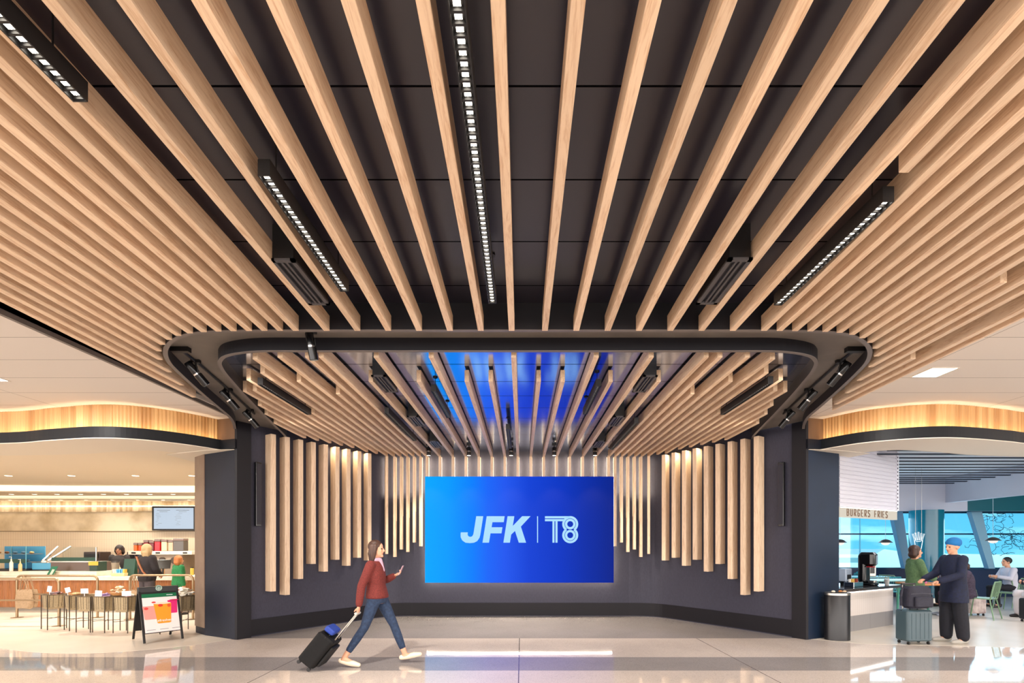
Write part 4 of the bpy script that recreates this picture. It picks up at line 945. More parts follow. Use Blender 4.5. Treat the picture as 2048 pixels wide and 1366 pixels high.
def disc(cx_, cz_, r1, r2, c, k, n=16): flat([(cx_ + r1 * cos(2 * pi * q / n), cz_ + r2 * sin(2 * pi * q / n)) for q in range(n)], mat('berry_print', lin(*c), .4), 'printed_fruit', k)
disc(0.0, -.30, .035, .025, (214, 50, 30), 5); disc(-.2, -.34, .03, .022, (220, 60, 60), 4); disc(-.09, -.24, .03, .014, (210, 50, 50), 4); disc(.12, -.31, .025, .03, (220, 80, 30), 5); disc(.03, -.265, .12, .016, (250, 214, 190), 5); disc(.2, -.22, .07, .012, (190, 20, 80), 4)
tx = text_mesh('Refreshers', .06, 'poster_lettering', mat('poster_white', lin(250, 246, 240), .5), POSTER, mtf @ Vector((.03, -.008, -.56)), (R(90) - TH, 0, 0))
for q in (-.16, .02, .19): flat([(q - .06, -.71), (q + .06, -.71), (q + .06, -.702), (q - .06, -.702)], INK, 'small_print', 3)
m2 = M(); m2.cyl((0, -.045, .885), (0, .0, .885), .05, seg=28); m2.build('round_emblem', mat('emblem_green', lin(40, 100, 80), .4), t)
m3 = M(); m3.lathe([(.036, 0), (.044, 0)], seg=28, mt=Matrix.Translation((0, -.0465, .885)) @ Matrix.Rotation(R(90), 4, 'X'))
for q in range(-3, 4): m3.box(q * .009 - .002, q * .009 + .002, -.0475, -.0462, .885 - .03 * cos(q * .4), .885 + .022 * cos(q * .45))
m3.build('emblem_print', mat('emblem_white', lin(210, 224, 214), .5), t)
# ================================================================== burger shop, right
LAV = mat('lavender_grey_plaster', lin(196, 198, 212), .8)
TEALP = mat('teal_paint', lin(20, 92, 104), .4)
struct(M().prism(offset(valR, .84)[::-1] + [(17, 9.6), (17, 15), (5.3, 15), (5.3, 9.0)][::1], 3.62, 3.66).build('ceiling.012', mat('pale_ceiling', lin(238, 240, 246), .8)))
struct(M().ribbon(offset(valR, .83), 3.25, 3.63, .01).build('trim_19', LAV))
NB = mat('dark_baffle', lin(38, 42, 58), .5)
for k in range(13):
    y = 9.1 + .4 * k; xe = 12.42 if k > 6 else 13.6 + (6 - k) * .5
    o = M().box(-.03, .03, 0, 1, 0, .026).build('baffle_bar', NB)
    o.data.transform(Matrix.Scale(xe - 6.9, 4, (0, 1, 0))); o.rotation_euler.z = R(-90); o.location = (6.9, y, 3.39)
    tag(o, '%s dark slatted bar from the front under the burger shop ceiling' % ORD[k], 'ceiling slat', 'dark slats under the burger shop ceiling')
struct(M().box(12.45, 12.6, 11.6, 14.2, 2.87, 3.62).build('wall_right.001', LAV))
struct(M().box(9.0, 13.1, 14.2, 14.3, 2.63, 3.62).build('wall_right.002', LAV))
struct(M().box(13.1, 17, 14.2, 14.3, 2.63, 3.62).build('wall_right.003', TEALP))
struct(M().box(5.8, 17, 15.2, 15.35, 0, .88).build('wall_right.004', mat('sill_navy', lin(34, 50, 84), .5)))
struct(M().box(17, 17.1, 7, 15.3, 0, 3.9).build('wall_right.005', mat('side_wall_teal', lin(90, 150, 165), .7)))
struct(M().box(5.8, 17, 15.2, 15.35, 2.69, 3.62).build('wall_right.006', LAV))
struct(M().box(5.8, 5.9, 10, 15.3, 0, 3.62).build('wall_right.007', LAV))
# window: tinted panes, mullions, slanted fins
MUL = mat('blue_mullion', lin(24, 66, 96), .4)
def glass_mat():
    m = bpy.data.materials.new('cyan_tinted_glass'); m.use_nodes = True; t = m.node_tree; t.nodes.clear()
    o = t.nodes.new('ShaderNodeOutputMaterial'); a = t.nodes.new('ShaderNodeBsdfTransparent'); a.inputs[0].default_value = (.6, .92, 1, 1)
    g_ = t.nodes.new('ShaderNodeBsdfGlossy'); g_.inputs[1].default_value = .02; mx_ = t.nodes.new('ShaderNodeMixShader'); mx_.inputs[0].default_value = .08
    t.links.new(a.outputs[0], mx_.inputs[1]); t.links.new(g_.outputs[0], mx_.inputs[2]); t.links.new(mx_.outputs[0], o.inputs[0]); return m
GL = glass_mat()
win = struct(M().box(5.9, 17, 15.26, 15.27, .88, 2.69).build('window_1', GL))
for x0 in (5.9,):
    struct(M().box(5.9, 17, 15.2, 15.3, 1.955, 2.0).build('trim_20', MUL)); struct(M().box(5.9, 17, 15.2, 15.3, 2.63, 2.69).build('trim_21', MUL)); struct(M().box(5.9, 17, 15.18, 15.32, .86, .92).build('trim_22', MUL))
FIN = mat('pale_blue_fin', lin(150, 196, 222), .4)
for k, (xa, xb) in enumerate(((11.45, 11.75), (13.9, 14.35), (16.3, 16.8))):
    struct(M().prism([(xa, 2.66), (xa + .34, 2.66), (xb + .30, .9), (xb + .1, .9)], 14.95, 15.1, mt=Matrix(((1, 0, 0, 0), (0, 0, 1, 0), (0, 1, 0, 0), (0, 0, 0, 1)))).build('trim_%d' % (23 + k), FIN))
# window drawing: black line scribble
DRAW = mat('black_window_line', lin(16, 40, 48), .6)
rnd = random.Random(3); gx = M()
for k in range(46):
    x = rnd.uniform(14.35, 15.6); z = rnd.uniform(1.35, 2.62); pts = [(x, 0, z)]; a = rnd.uniform(0, 6.28)
    for j in range(rnd.randint(3, 6)):
        a += rnd.choice([-1.3, -.7, .7, 1.3]); l = rnd.uniform(.05, .2); x += cos(a) * l; z += sin(a) * l * .8; z = min(2.62, max(1.3, z)); pts.append((x, 0, z))
    gx.tube(pts, .007, 4)
for k in range(12):
    x = rnd.uniform(15.8, 16.6); z = rnd.uniform(1.5, 2.6); r_ = rnd.uniform(.05, .14); gx.tube([(x + r_ * cos(q), 0, z + r_ * sin(q)) for q in [i * .6 for i in range(9)]], .006, 4)
o = gx.build('window_drawing', DRAW, loc=(0, 15.24, 0)); tag(o, 'black line drawing scribbled on the tall tinted window', 'window drawing')
# outside: low terminal buildings, apron
struct(M().box(-60, 90, 20, 140, -5.2, -5).build('floor.003', mat('apron', lin(200, 214, 222), .8)))
HG = noisy('pale_hangar', lin(250, 250, 252), lin(238, 240, 246), .2, .8)
t = thing('hangar_building', 'long pale hangar building seen through the window', 'building', (48, 62, -5)); M().prism([(-5, 0), (20, 0), (20, 5.4), (2, 5.7), (-1.5, 6.2), (-5, 4.2)], 0, 12, mt=Matrix(((1, 0, 0, 0), (0, 0, 1, 0), (0, 1, 0, 0), (0, 0, 0, 1)))).build('hangar_body', HG, t)
t = thing('glass_building', 'low striped office building seen through the window at left', 'building', (37, 58, -5)); M().box(-3, 5, 0, 8, 0, 5.6).build('building_body', HG, t)
for k in range(4): M().box(-3, 5, -.05, 0, 1 + k * 1.2, 1.6 + k * 1.2).build('window_band', mat('band_glass', lin(120, 150, 160), .3), t)
t = thing('light_mast', 'thin airport light mast seen through the window', 'mast', (38.5, 55, -5)); M().cyl((0, 0, 0), (0, 0, 11.5), .1, .05).build('mast', mat('mast_grey', lin(110, 140, 160), .6), t); M().box(-.6, .6, -.1, .1, 10.8, 11.0).build('crossbar', mat('mast_grey', lin(110, 140, 160), .6), t)
# teal column
t = thing('teal_column', 'round glossy teal column with bright reflections near the window', 'column', (11.72, 14.0, 0)); M().lathe([(.40, 0), (.40, 2.63)], seg=40).build('shaft', mat('teal_gloss', lin(14, 110, 136), .18), t); M().lathe([(.42, 0), (.42, .12), (.40, .14)], seg=40).build('base_collar', STEEL, t)
# kiosk
ang = atan2(.491, .871)
t = thing('kiosk_counter', 'white tiled kiosk counter with dark top below the roller shutter', 'counter', (5.80, 8.83, 0), ang)
LK = 2.0
M().box(0, LK, 0, .7, 0, .29).build('stone_base', panelled('grey_stone_base', lin(150, 148, 148), .52, 0, .4, 1.45, axis='X', wd=.004, jc=lin(120, 118, 118)), t)
M().box(0, LK, 0, .7, .29, .76).build('tiled_front', panelled('white_kiosk_tile', lin(228, 220, 214), .06, 0, .35, 1.45, axis='X', wd=.004, jc=lin(205, 196, 190), both=('Z', .31, .29)), t)
M().box(.02, LK - .02, -.012, -.002, .745, .757).build('glow_strip', emis('kiosk_led', (1, .95, .88), 16), t)
M().rbox(-.02, LK + .1, -.10, .78, .76, .815, .01).build('worktop', mat('dark_top', lin(60, 58, 60), .12), t)
t2 = thing('roller_shutter', 'pale grey slatted roller shutter above the burger kiosk', 'shutter', (5.80, 8.83, 2.32), ang)
sl = M(); zz = 0
k = 0
while zz < 1.28:
    sl.prism([(0, zz), (-.012, zz + .008), (-.012, zz + .062), (0, zz + .07)], 0, 2.1, mt=Matrix(((0, 0, 1, 0), (1, 0, 0, 0), (0, 1, 0, 0), (0, 0, 0, 1)))); zz += .076
sl.box(0, 2.1, 0, .05, 0, 1.28); sl.build('curtain_slats', mat('shutter_grey', lin(204, 204, 214), .5), t2)
ch = M(); ch.box(2.1, 2.17, -.03, .08, .0, 1.28); ch.build('side_channel', mat('channel_white', lin(226, 228, 236), .5), t2)
ct = M()
for k in range(17): ct.box(2.1, 2.13, -.034, -.03, .03 + k * .074, .06 + k * .074)
q_ = ct.build('channel_slots', NB, t2); q_['kind'] = 'stuff'
t3 = thing('lit_sign', 'glowing cream sign reading BURGERS FRIES under the roller shutter', 'sign', (5.80, 8.80, 2.13), ang)
M().box(0, 2.12, 0, .08, 0, .185).build('light_box', emis('sign_cream', lin(232, 222, 204)[:3], .95), t3)
M().box(0, 2.12, -.004, 0, .17, .187).build('top_led', emis('sign_led', (1, .97, .9), 2.5), t3)
GLY = {'B': [[(0, 0), (0, 1), (.3, 1), (.42, .9), (.42, .62), (.3, .52), (0, .52)], [(.3, .52), (.45, .42), (.45, .1), (.3, 0), (0, 0)]],
       'U': [[(0, 1), (0, .14), (.1, 0), (.35, 0), (.45, .14), (.45, 1)]],
       'R': [[(0, 0), (0, 1), (.3, 1), (.43, .88), (.43, .58), (.3, .46), (0, .46)], [(.2, .46), (.45, 0)]],
       'G': [[(.45, .82), (.35, 1), (.12, 1), (0, .85), (0, .15), (.12, 0), (.35, 0), (.45, .14), (.45, .46), (.25, .46)]],
       'E': [[(.4, 1), (0, 1), (0, 0), (.4, 0)], [(0, .5), (.32, .5)]], 'F': [[(.4, 1), (0, 1), (0, 0)], [(0, .5), (.32, .5)]], 'I': [[(0, 0), (0, 1)]],
       'S': [[(.43, .84), (.33, 1), (.1, 1), (0, .86), (0, .66), (.1, .54), (.34, .46), (.44, .34), (.44, .14), (.34, 0), (.1, 0), (0, .16)]]}
SIGNB = mat('sign_letter_brown', lin(120, 96, 78), .5)
x = .22; hgt = .125
for c in 'BURGERS FRIES':
    if c == ' ': x += .12; continue
    m2 = M()
    for st in GLY[c]: m2.tube([(p[0] * hgt * 1.05, 0, p[1] * hgt) for p in st], .0085, 5)
    o = m2.build('letter', SIGNB, t3); o.location = (x, -.006, .03)
    x += (.160 if c != 'I' else .075) * .78 * 1.0 + (0.0)
# things on the kiosk counter
def K(s, d): return (5.80 + .871 * s - .491 * d, 8.83 + .491 * s + .871 * d)
def kthing(name, label, cat, s, d, z=.816, rot=0): p = K(s, d); return thing(name, label, cat, (p[0], p[1], z), ang + rot)
t = kthing('drink_dispenser', 'tall rounded black drink dispenser on the kiosk counter', 'dispenser', 1.45, .2)
M().rbox(-.13, .13, -.15, .15, 0, .05, .05).build('base', BLACKG, t); M().rbox(-.12, .12, .0, .15, .05, .62, .06, seg=6).build('body', BLACKG, t); M().rbox(-.12, .12, -.15, .15, .38, .66, .09, seg=6).build('head', BLACKG, t); M().box(-.03, .03, -.16, -.14, .42, .6).build('display_panel', mat('disp_grey', lin(130, 150, 165), .2), t); M().box(-.124, -.06, -.155, -.03, .36, .38).build('red_band', mat('red_band', lin(160, 20, 30), .4), t)
M().rbox(-.06, .06, -.14, -.02, .05, .1, .02).build('drip_tray', STEEL, t)
t = kthing('napkin_dispenser', 'pale metal napkin dispenser beside the tall black dispenser', 'napkin dispenser', 1.3, .56); M().rbox(-.12, .12, -.08, .08, .06, .32, .02).build('case', mat('disp_white', lin(190, 206, 226), .3), t); M().box(-.08, .08, -.05, .05, 0, .06).build('foot', BLACK, t); M().box(-.07, .07, -.084, -.08, .1, .2).build('slot', DKB, t)
t = kthing('condiment_tray', 'chrome condiment tray with packets on the kiosk counter', 'tray', .80, .15); M().rbox(-.17, .17, -.09, .09, 0, .09, .01).build('tray', CHROME, t)
for k in range(7): M().box(-.02, .02, -.012, .012, .04, .15, mt=Matrix.Translation((-.14 + .046 * k, .0, 0)) @ Matrix.Rotation(R(15 * sin(k * 2)), 4, 'Y')).build('packet', mat('sauce_packet', lin(*random.choice([(220, 180, 90), (240, 235, 225), (150, 60, 40)])), .5), t)
t = kthing('cup', 'clear plastic cup of wooden sticks on the kiosk counter', 'cup', 1.86, .05); M().lathe([(0, 0), (.035, 0), (.048, .11), (.045, .11), (.033, .006), (0, .006)], seg=16).build('cup', mat('cup_smoke', lin(190, 190, 190), .2), t)
for k in range(8): a = k * .8; M().cyl((.015 * cos(a), .015 * sin(a), .01), (.038 * cos(a), .038 * sin(a), .15), .004, seg=5).build('stick', mat('stick_wood', lin(206, 180, 140), .7), t)
# waste bin
t = thing('waste_bin', 'black half-round waste bin against the right column', 'bin', (5.40, 8.27, 0))
M().lathe([(0, 0), (.205, 0), (.205, .78), (.19, .80), (.0, .80)], seg=36, sy=.72).build('body', mat('bin_black', lin(26, 26, 30), .35), t)
M().lathe([(.208, .765), (.21, .80), (.19, .806), (.19, .80)], seg=36, sy=.72).build('steel_rim', STEEL, t); M().lathe([(.0, .802), (.12, .802), (.12, .806), (0, .806)], seg=24, sy=.6).build('mouth', BLACK, t)
for k, (a, b, c) in enumerate(((-.08, -.02, (230, 220, 200)), (.06, .01, (190, 130, 80)), (.11, -.02, (210, 180, 150)))):
    o = M().ball((0, 0, .018), (.035, .028, .018), seg=9, rings=6).build('crumpled_paper', mat('crumple', lin(*c), .8)); o.location = (5.40 + a, 8.27 + b, .806); tag(o, '%s piece of crumpled litter from the left on the waste bin lid' % ORD[k], 'litter', 'litter on the bin lid')
# pendants
def pendant(x, y, z, label):
    t = thing('pendant_lamp', label, 'pendant lamp', (x, y, z), 0, 'pendant lamps in the burger shop')
    M().lathe([(.03, .09), (.09, .07), (.17, .0), (.175, -.005), (.165, 0), (.085, .06), (.02, .08)], seg=26).build('lamp_shade', mat('shade_dark', lin(56, 50, 50), .4), t)
    M().ball((0, 0, -.01), (.10, .10, .065), seg=20, rings=12).build('glass_globe', emis('globe_glow', (1, .93, .86), 1.1), t)
    M().cyl((0, 0, .08), (0, 0, 3.62 - z), .005, seg=6).build('cord', mat('cord_white', lin(190, 210, 220), .5), t)
for (px, py, y), lb in zip(((1680, 1085, 13.5), (1771, 1085, 13.5), (1986, 1081, 13.0)), ('pendant lamp half hidden by the right column', 'pendant lamp left of the teal column', 'pendant lamp in front of the scribbled window')):
    p = at(px, py, y); pendant(p[0], p[1], p[2], lb)
# neon fries sign
p = at(1837, 1083, 12.6); t = thing('neon_sign', 'white neon outline of a carton of fries hanging before the teal column', 'neon sign', p)
NE = emis('neon_white', (.9, .96, 1), 1.7)
M().tube([(-.11, 0, .03), (-.07, 0, -.19), (.07, 0, -.19), (.11, 0, .03), (.04, 0, .0), (-.04, 0, .0)], .007, 6, closed=True).build('carton_outline', NE, t)
for k, (a, h_) in enumerate(((-20, .17), (-10, .2), (0, .22), (9, .19), (19, .17))):
    x = -.09 + k * .045; M().tube([(x - .016, 0, .03), (x - .016 + sin(R(a)) * h_, 0, .03 + h_), (x + .014 + sin(R(a)) * h_, 0, .03 + h_), (x + .014, 0, .03)], .0045, 5).build('fry_outline', NE, t)
for s_ in (-.08, .08): M().cyl((s_, 0, .02), (s_, 0, 3.62 - p[2]), .003, seg=5).build('hanging_wire', STEEL, t)
# chairs and tables
GRN = mat('sage_green_metal', lin(118, 150, 118), .4); TEALM = mat('teal_metal', lin(40, 150, 160), .4)
def chair(x, y, rot, label, m=None, seatm=None, grp=None):
    t = thing('metal_chair', label, 'chair', (x, y, 0), rot, grp); m = m or GRN
    S = .21
    M().rbox(-S, S, -S, S, .435, .46, .04).build('seat', seatm or m, t)
    for a, b in ((-1, -1), (1, -1)): M().tube([(a * S * .9, b * S * .9, .44), (a * (S + .03), b * (S + .05), 0)], .012, 8).build('leg', m, t)
    for a in (-1, 1): M().tube([(a * S * .9, S * .9, .44), (a * (S + .03), S + .06, 0)], .012, 8).build('leg', m, t)
    fr = [(-S * .95, S * .95, .44), (-S * .98, S + .05, .76), (-S * .8, S + .06, .82), (S * .8, S + .06, .82), (S * .98, S + .05, .76), (S * .95, S * .95, .44)]
    bf = M().tube(fr, .013, 8).build('back_frame', m, t)
    M().tube([(-S * .95, S * 1.02, .5), (S * .95, S * 1.02, .5)], .008, 6).build('lower_rail', m, bf)
    for k in range(6): q = -S * .7 + k * S * .28; M().tube([(q, S * 1.02, .5), (q, S + .06, .82)], .006, 6).build('spindle', m, bf)
    return t
chair(10.20, 10.72, R(-150), 'sage green metal chair with spindle back, nearest in the burger shop', GRN)
CH = [(12.05, 11.9, R(-160), 'sage green metal chair beyond the nearest one, at the second table'), (9.95, 13.0, R(120), 'pale green chair behind the seated people')]
for c in CH: chair(*c, GRN)
for k, (x, y, r_) in enumerate(((8.9, 13.7, 0), (9.75, 13.6, 20), (9.25, 12.3, 190), (8.0, 13.4, 10), (8.3, 12.2, 170))):
    chair(x, y, R(r_), '%s teal metal chair from the left in the row under the window' % ORD[[2, 4, 3, 0, 1][k]], TEALM, None, 'teal chairs under the window')
t = chair(10.3, 14.3, R(20), 'teal chair with a dark red seat pad by the window', TEALM, mat('red_pad', lin(130, 30, 46), .6))
def table(x, y, w_, d_, z, label, top, leg):
    t = thing('dining_table', label, 'table', (x, y, 0)); M().rbox(-w_ / 2, w_ / 2, -d_ / 2, d_ / 2, z - .035, z, .03).build('table_top', top, t)
    for a in (-1, 1):
        for b in (-1, 1): M().tube([(a * (w_ / 2 - .06), b * (d_ / 2 - .06), z - .035), (a * (w_ / 2 - .04), b * (d_ / 2 - .04), 0)], .022, 8).build('leg', leg, t)
    return t
OAKT = mat('oak_top', lin(190, 120, 62), .4); TT = mat('pale_teal_top', lin(150, 206, 210), .3)
table(9.15, 11.0, .8, .7, .76, 'oak topped table with teal legs behind the man in navy', OAKT, mat('green_leg', lin(70, 150, 128), .4))
table(10.75, 12.3, .7, .7, .76, 'dark topped table at the right of the burger shop', mat('dark_top2', lin(70, 70, 84), .3), GRN)
table(8.9, 13.15 - .0, 2.0, .5, .78, 'long pale teal table under the window', TT, TEALM)
table(8.6, 11.6, 1.7, .55, .80, 'pale teal shared table behind the kiosk counter', TT, TEALM)
t = thing('napkin_dispenser', 'steel napkin dispenser on the long pale teal table', 'napkin dispenser', (9.45, 13.1, .781)); M().rbox(-.11, .11, -.08, .08, 0, .32, .02).build('case', STEEL, t); M().box(-.06, .06, -.084, -.08, .08, .24).build('slot', DKB, t)
for k, (x, y, c, h_) in enumerate(((9.1, 10.9, (180, 80, 140), .2), (9.0, 11.05, (60, 70, 90), .22), (8.92, 10.95, (190, 190, 200), .19))):
    t = thing('drink_bottle', '%s drink bottle on the oak topped table' % ('pink', 'dark', 'grey')[k], 'bottle', (x, y, .761)); M().lathe([(0, 0), (.032, 0), (.034, h_ * .6), (.014, h_ * .82), (.014, h_)], seg=14).build('bottle', mat('drink', lin(*c), .2), t); M().lathe([(.016, h_), (.016, h_ + .02), (0, h_ + .02)], seg=12).build('cap', BLACK, t)
# luggage
def suitcase(name, label, loc, rot, w_, d_, h_, m, handle=.0, pitch=0, hz=True):
    t = thing(name, label, 'suitcase', loc, rot); t.rotation_euler = (pitch, 0, rot)
    b = M().rbox(-w_ / 2, w_ / 2, -d_ / 2, d_ / 2, .055, h_, .045, seg=5); b = b.build('shell', m, t)
    rb = M()
    if hz:
        for k in range(5): q = -w_ / 2 + w_ * (k + 1) / 6; rb.box(q - .006, q + .006, -d_ / 2 - .004, d_ / 2 + .004, .1, h_ - .05)
        r_ = rb.build('shell_ribs', m, b); r_['kind'] = 'stuff'
    M().rbox(-w_ / 2 + .002, w_ / 2 - .002, -.006, .006, .06, h_ - .002, .005).build('zip_seam', BLACK, b)
    M().tube([(-.07, 0, h_ - .005), (-.06, 0, h_ + .022), (.06, 0, h_ + .022), (.07, 0, h_ - .005)], .009, 6).build('carry_handle', BLACK, t)
    for a in (-1, 1):
        for b_ in (-1, 1):
            c = (a * (w_ / 2 - .05), b_ * (d_ / 2 - .04), .024)
            M().cyl((c[0] - .011, c[1], c[2]), (c[0] + .011, c[1], c[2]), .024, seg=14).cyl((c[0], c[1], .03), (c[0], c[1], .07), .014, seg=8).build('wheel', BLACK, t)
    if handle:
        for a in (-1, 1): M().cyl((a * .1, d_ / 2 - .03, h_ - .01), (a * .1, d_ / 2 - .03, h_ + handle), .008, seg=8).build('telescopic_tube', STEEL, t)
        M().rbox(-.125, .125, d_ / 2 - .045, d_ / 2 - .015, h_ + handle - .005, h_ + handle + .025, .01).build('grip', BLACK, t)
    return t
suitcase('suitcase', 'grey-green hard suitcase with a backpack on top, beside the man in navy', (6.43, 7.93, 0), R(4), .44, .26, .56, mat('slate_green', lin(66, 86, 94), .4), handle=.40)
suitcase('suitcase', 'silver-blue suitcase at the corner of the kiosk counter', (7.72, 9.62, 0), R(65), .40, .24, .58, mat('silver_blue', lin(150, 164, 192), .3), hz=True)
suitcase('suitcase', 'cream marbled suitcase standing under the nearest green chair', (10.45, 11.15, 0), R(-5), .36, .22, .42, noisy('marbled', lin(220, 206, 200), lin(160, 140, 140), 7, .4))
suitcase('suitcase', 'black suitcase with raised handle at the right edge', (10.75, 10.15, 0), R(-10), .40, .24, .50, mat('black_case', lin(28, 28, 32), .4), handle=.42)
t = thing('backpack', 'dark navy backpack resting on the grey-green suitcase', 'backpack', (6.43, 7.90, .588), R(4))
BP = noisy('navy_nylon', lin(38, 38, 54), lin(30, 30, 44), 20, .7)
M().rbox(-.2, .2, -.13, .09, 0, .36, .08, seg=6).build('bag_body', BP, t); M().rbox(-.15, .15, -.19, -.13, .03, .2, .04, seg=5).build('front_pocket', BP, t); M().tube([(-.19, -.132, .24), (0, -.137, .25), (.19, -.132, .24)], .004, 5).build('zip', mat('zip_grey', lin(90, 90, 100), .4), t)
for a in (-1, 1): M().tube([(a * .2, .02, .33), (a * .27, -.03, .2), (a * .24, 0, .04)], .016, 6, flat=.4).build('shoulder_strap', BP, t)
t = thing('travel_pouch', 'dark blue pouch lying on the silver-blue suitcase', 'bag', (7.74, 9.60, .605), R(50)); M().rbox(-.17, .17, -.1, .1, 0, .13, .06, seg=5).build('bag_body', mat('pouch_blue', lin(34, 52, 96), .7), t); M().tube([(-.08, 0, .12), (0, 0, .17), (.08, 0, .12)], .01, 6).build('strap', BLACK, t)
# ================================================================== people
def V(*a): return Vector(a)
class Fig:
    """collects closed pieces which a voxel remesh fuses into one continuous skin"""
    def __init__(s): s.m = M()
    def limb(s, pts, rad, seg=12, flat=1.0):
        pts = [Vector(p) for p in pts]
        s.m.tube(pts, rad, seg, flat=flat)
        for p, r in zip(pts, rad): s.m.ball(p, (r * .99,) * 3, seg=10, rings=7)
    def rings(s, lst, seg=20):
        """lst: (centre, side half width, front half depth, side vector)"""
        n = len(lst); vs = []
        for c, a, b, sd in lst:
            c = Vector(c); sd = Vector(sd).normalized(); fw = sd.cross(V(0, 0, 1)).normalized() * 1
            for k in range(seg):
                t = 2 * pi * k / seg; ct, st = cos(t), sin(t)
                vs.append(c + sd * (a * (abs(ct) ** .85) * (1 if ct >= 0 else -1)) + fw * (b * (abs(st) ** .85) * (1 if st >= 0 else -1)))
        fs = [(i * seg + k, i * seg + (k + 1) % seg, (i + 1) * seg + (k + 1) % seg, (i + 1) * seg + k) for i in range(n - 1) for k in range(seg)]
        fs += [tuple(range(seg))[::-1], tuple(range((n - 1) * seg, n * seg))]
        s.m.add(vs, fs, 0, True)
    def build(s, name, m, parent, vox=.009, smooth=6):
        o = s.m.build('tmp', m, None)
        md = o.modifiers.new('r', 'REMESH'); md.mode = 'VOXEL'; md.voxel_size = vox; md.use_smooth_shade = True
        sm = o.modifiers.new('s', 'SMOOTH'); sm.iterations = smooth; sm.factor = .5
        me = bpy.data.meshes.new_from_object(o.evaluated_get(bpy.context.evaluated_depsgraph_get()))
        bpy.data.objects.remove(o); me.materials.clear(); me.materials.append(m); me.name = name
        for p in me.polygons: p.use_smooth = True
        q = bpy.data.objects.new(name, me); COL.objects.link(q); q.parent = parent; return q
SKIN = mat('skin', lin(214, 160, 130), .5); SKIN2 = mat('skin_deep', lin(150, 104, 78), .5)
EYEW = mat('eye_white', lin(235, 230, 225), .3); EYED = mat('iris_dark', lin(40, 28, 22), .2); LIPM = mat('lip', lin(176, 96, 88), .5)
def person(label, loc, rot, J, wear, skin=SKIN, s=1.0, vox=.009, grp=None):
    """J: joints in metres, x forward, y left, z up. wear: dict of garments"""
    t = thing('person', label, 'person', (loc[0], loc[1], 0), rot, grp)
    for k_ in J:
        if isinstance(J[k_], tuple): J[k_] = Vector(J[k_])
    P, C, Nk, H = J['pelvis'], J['chest'], J['neck'], J['head']
    sR, sL = J['shR'], J['shL']; side = (sL - sR); side.z = 0; side.normalize()
    hs = (J['hipL'] - J['hipR']); hs.z = 0; hs.normalize()
    fd = Vector(J.get('face', (1, 0, 0))).normalized()
    SW = (sL - sR).length / 2
    def torso(f, off=0, lo=0, hi=6, neck=True, hem=0):
        W_ = P.lerp(C, .5)
        r = [(P + V(0, 0, -.10 - hem), .150 * s + off, .105 * s + off, hs), (P + V(0, 0, -.02), .172 * s + off, .122 * s + off, hs), (P.lerp(C, .28), .150 * s + off, .108 * s + off, hs), (P.lerp(C, .55), .138 * s + off, .100 * s + off, side), (C, .158 * s + off, .118 * s + off, side),
             (C.lerp(Nk, .52), SW * .93 + off, .105 * s + off, side), (C.lerp(Nk, .80), SW * .66 + off, .078 * s + off, side), (Nk, .062 * s + off * .6, .06 * s + off * .6, side)]
        f.rings(r[lo:hi + 2])
    b = Fig(); torso(b)
    b.limb([Nk + V(0, 0, -.04), Nk.lerp(H, .45), H + V(0, 0, -.03)], [.058 * s, .052 * s, .056 * s])
    hm = fd.to_track_quat('X', 'Z').to_matrix().to_4x4()
    hd = lambda x, y, z: H + (hm @ V(x, y, z)) * s
    rot3 = hm
    b.m.ball(H + hm @ V(-.008, 0, .035) * s, (.098 * s, .077 * s, .098 * s), seg=18, rings=12, mt=hm)
    b.m.ball(H + hm @ V(.025, 0, -.035) * s, (.068 * s, .058 * s, .075 * s), seg=16, rings=10, mt=hm)
    b.limb([hd(.085, 0, .022), hd(.104, 0, -.012), hd(.088, 0, -.022)], [.011, .015, .013], 8)
    b.m.ball(hd(.072, 0, -.085), (.022, .024, .02), seg=10, rings=7)
    for q in (-1, 1):
        b.m.ball(hd(-.006, q * .078, -.002), (.018, .012, .030), seg=10, rings=7, mt=hm); b.m.ball(hd(.055, q * .034, -.012), (.03, .024, .026), seg=9, rings=6)
    for q in 'RL':
        sh, el, wr = J['sh' + q], J['el' + q], J['wr' + q]
        b.limb([sh, sh.lerp(el, .45), el, el.lerp(wr, .35), wr], [.052 * s, .045 * s, .037 * s, .038 * s, .026 * s])
        # hand: palm, four bent fingers, thumb leaving the side of the palm
        hdv = Vector(J.get('hand' + q, wr - el)).normalized(); pal = Vector(J.get('palm' + q, (0, -1 if q == 'L' else 1, 0)))   # palm faces this way
        pal = (pal - hdv * pal.dot(hdv)).normalized(); ac = hdv.cross(pal).normalized()
        if q == 'R': ac = -ac
        curl = J.get('curl' + q, 35)
        p1 = wr + hdv * .085 * s
        m4 = Matrix((hdv, ac, pal)).transposed().to_4x4()
        b.m.ball(wr + hdv * .048 * s, (.052 * s, .040 * s, .017 * s), seg=14, rings=9, mt=m4)
        for i, (o_, ln) in enumerate(((.028, .072), (.010, .080), (-.009, .074), (-.026, .058))):
            a0 = p1 + ac * o_ * s * (1 if True else 1) - hdv * .006; d = hdv.copy(); pts = [a0 - hdv * .025, a0]
            for j, fr in enumerate((.45, .32, .23)):
                ax = hdv.cross(pal); ca = R(curl * (.6 + .5 * j) + 4 * i) * (j + 1) / 1.6
                d = (hdv * cos(ca) + pal * sin(ca)); pts.append(pts[-1] + d * ln * fr * s)
            b.limb(pts, [.0095, .0092, .0086, .008, .007], 8)
        tb0 = wr + hdv * .025 * s + ac * .030 * s
        td = (hdv * .6 + ac * .7 + pal * .35).normalized(); b.limb([tb0 - ac * .01, tb0 + td * .03 * s, tb0 + td * .03 * s + (hdv * .85 + pal * .5).normalized() * .032 * s], [.013, .011, .009], 8)
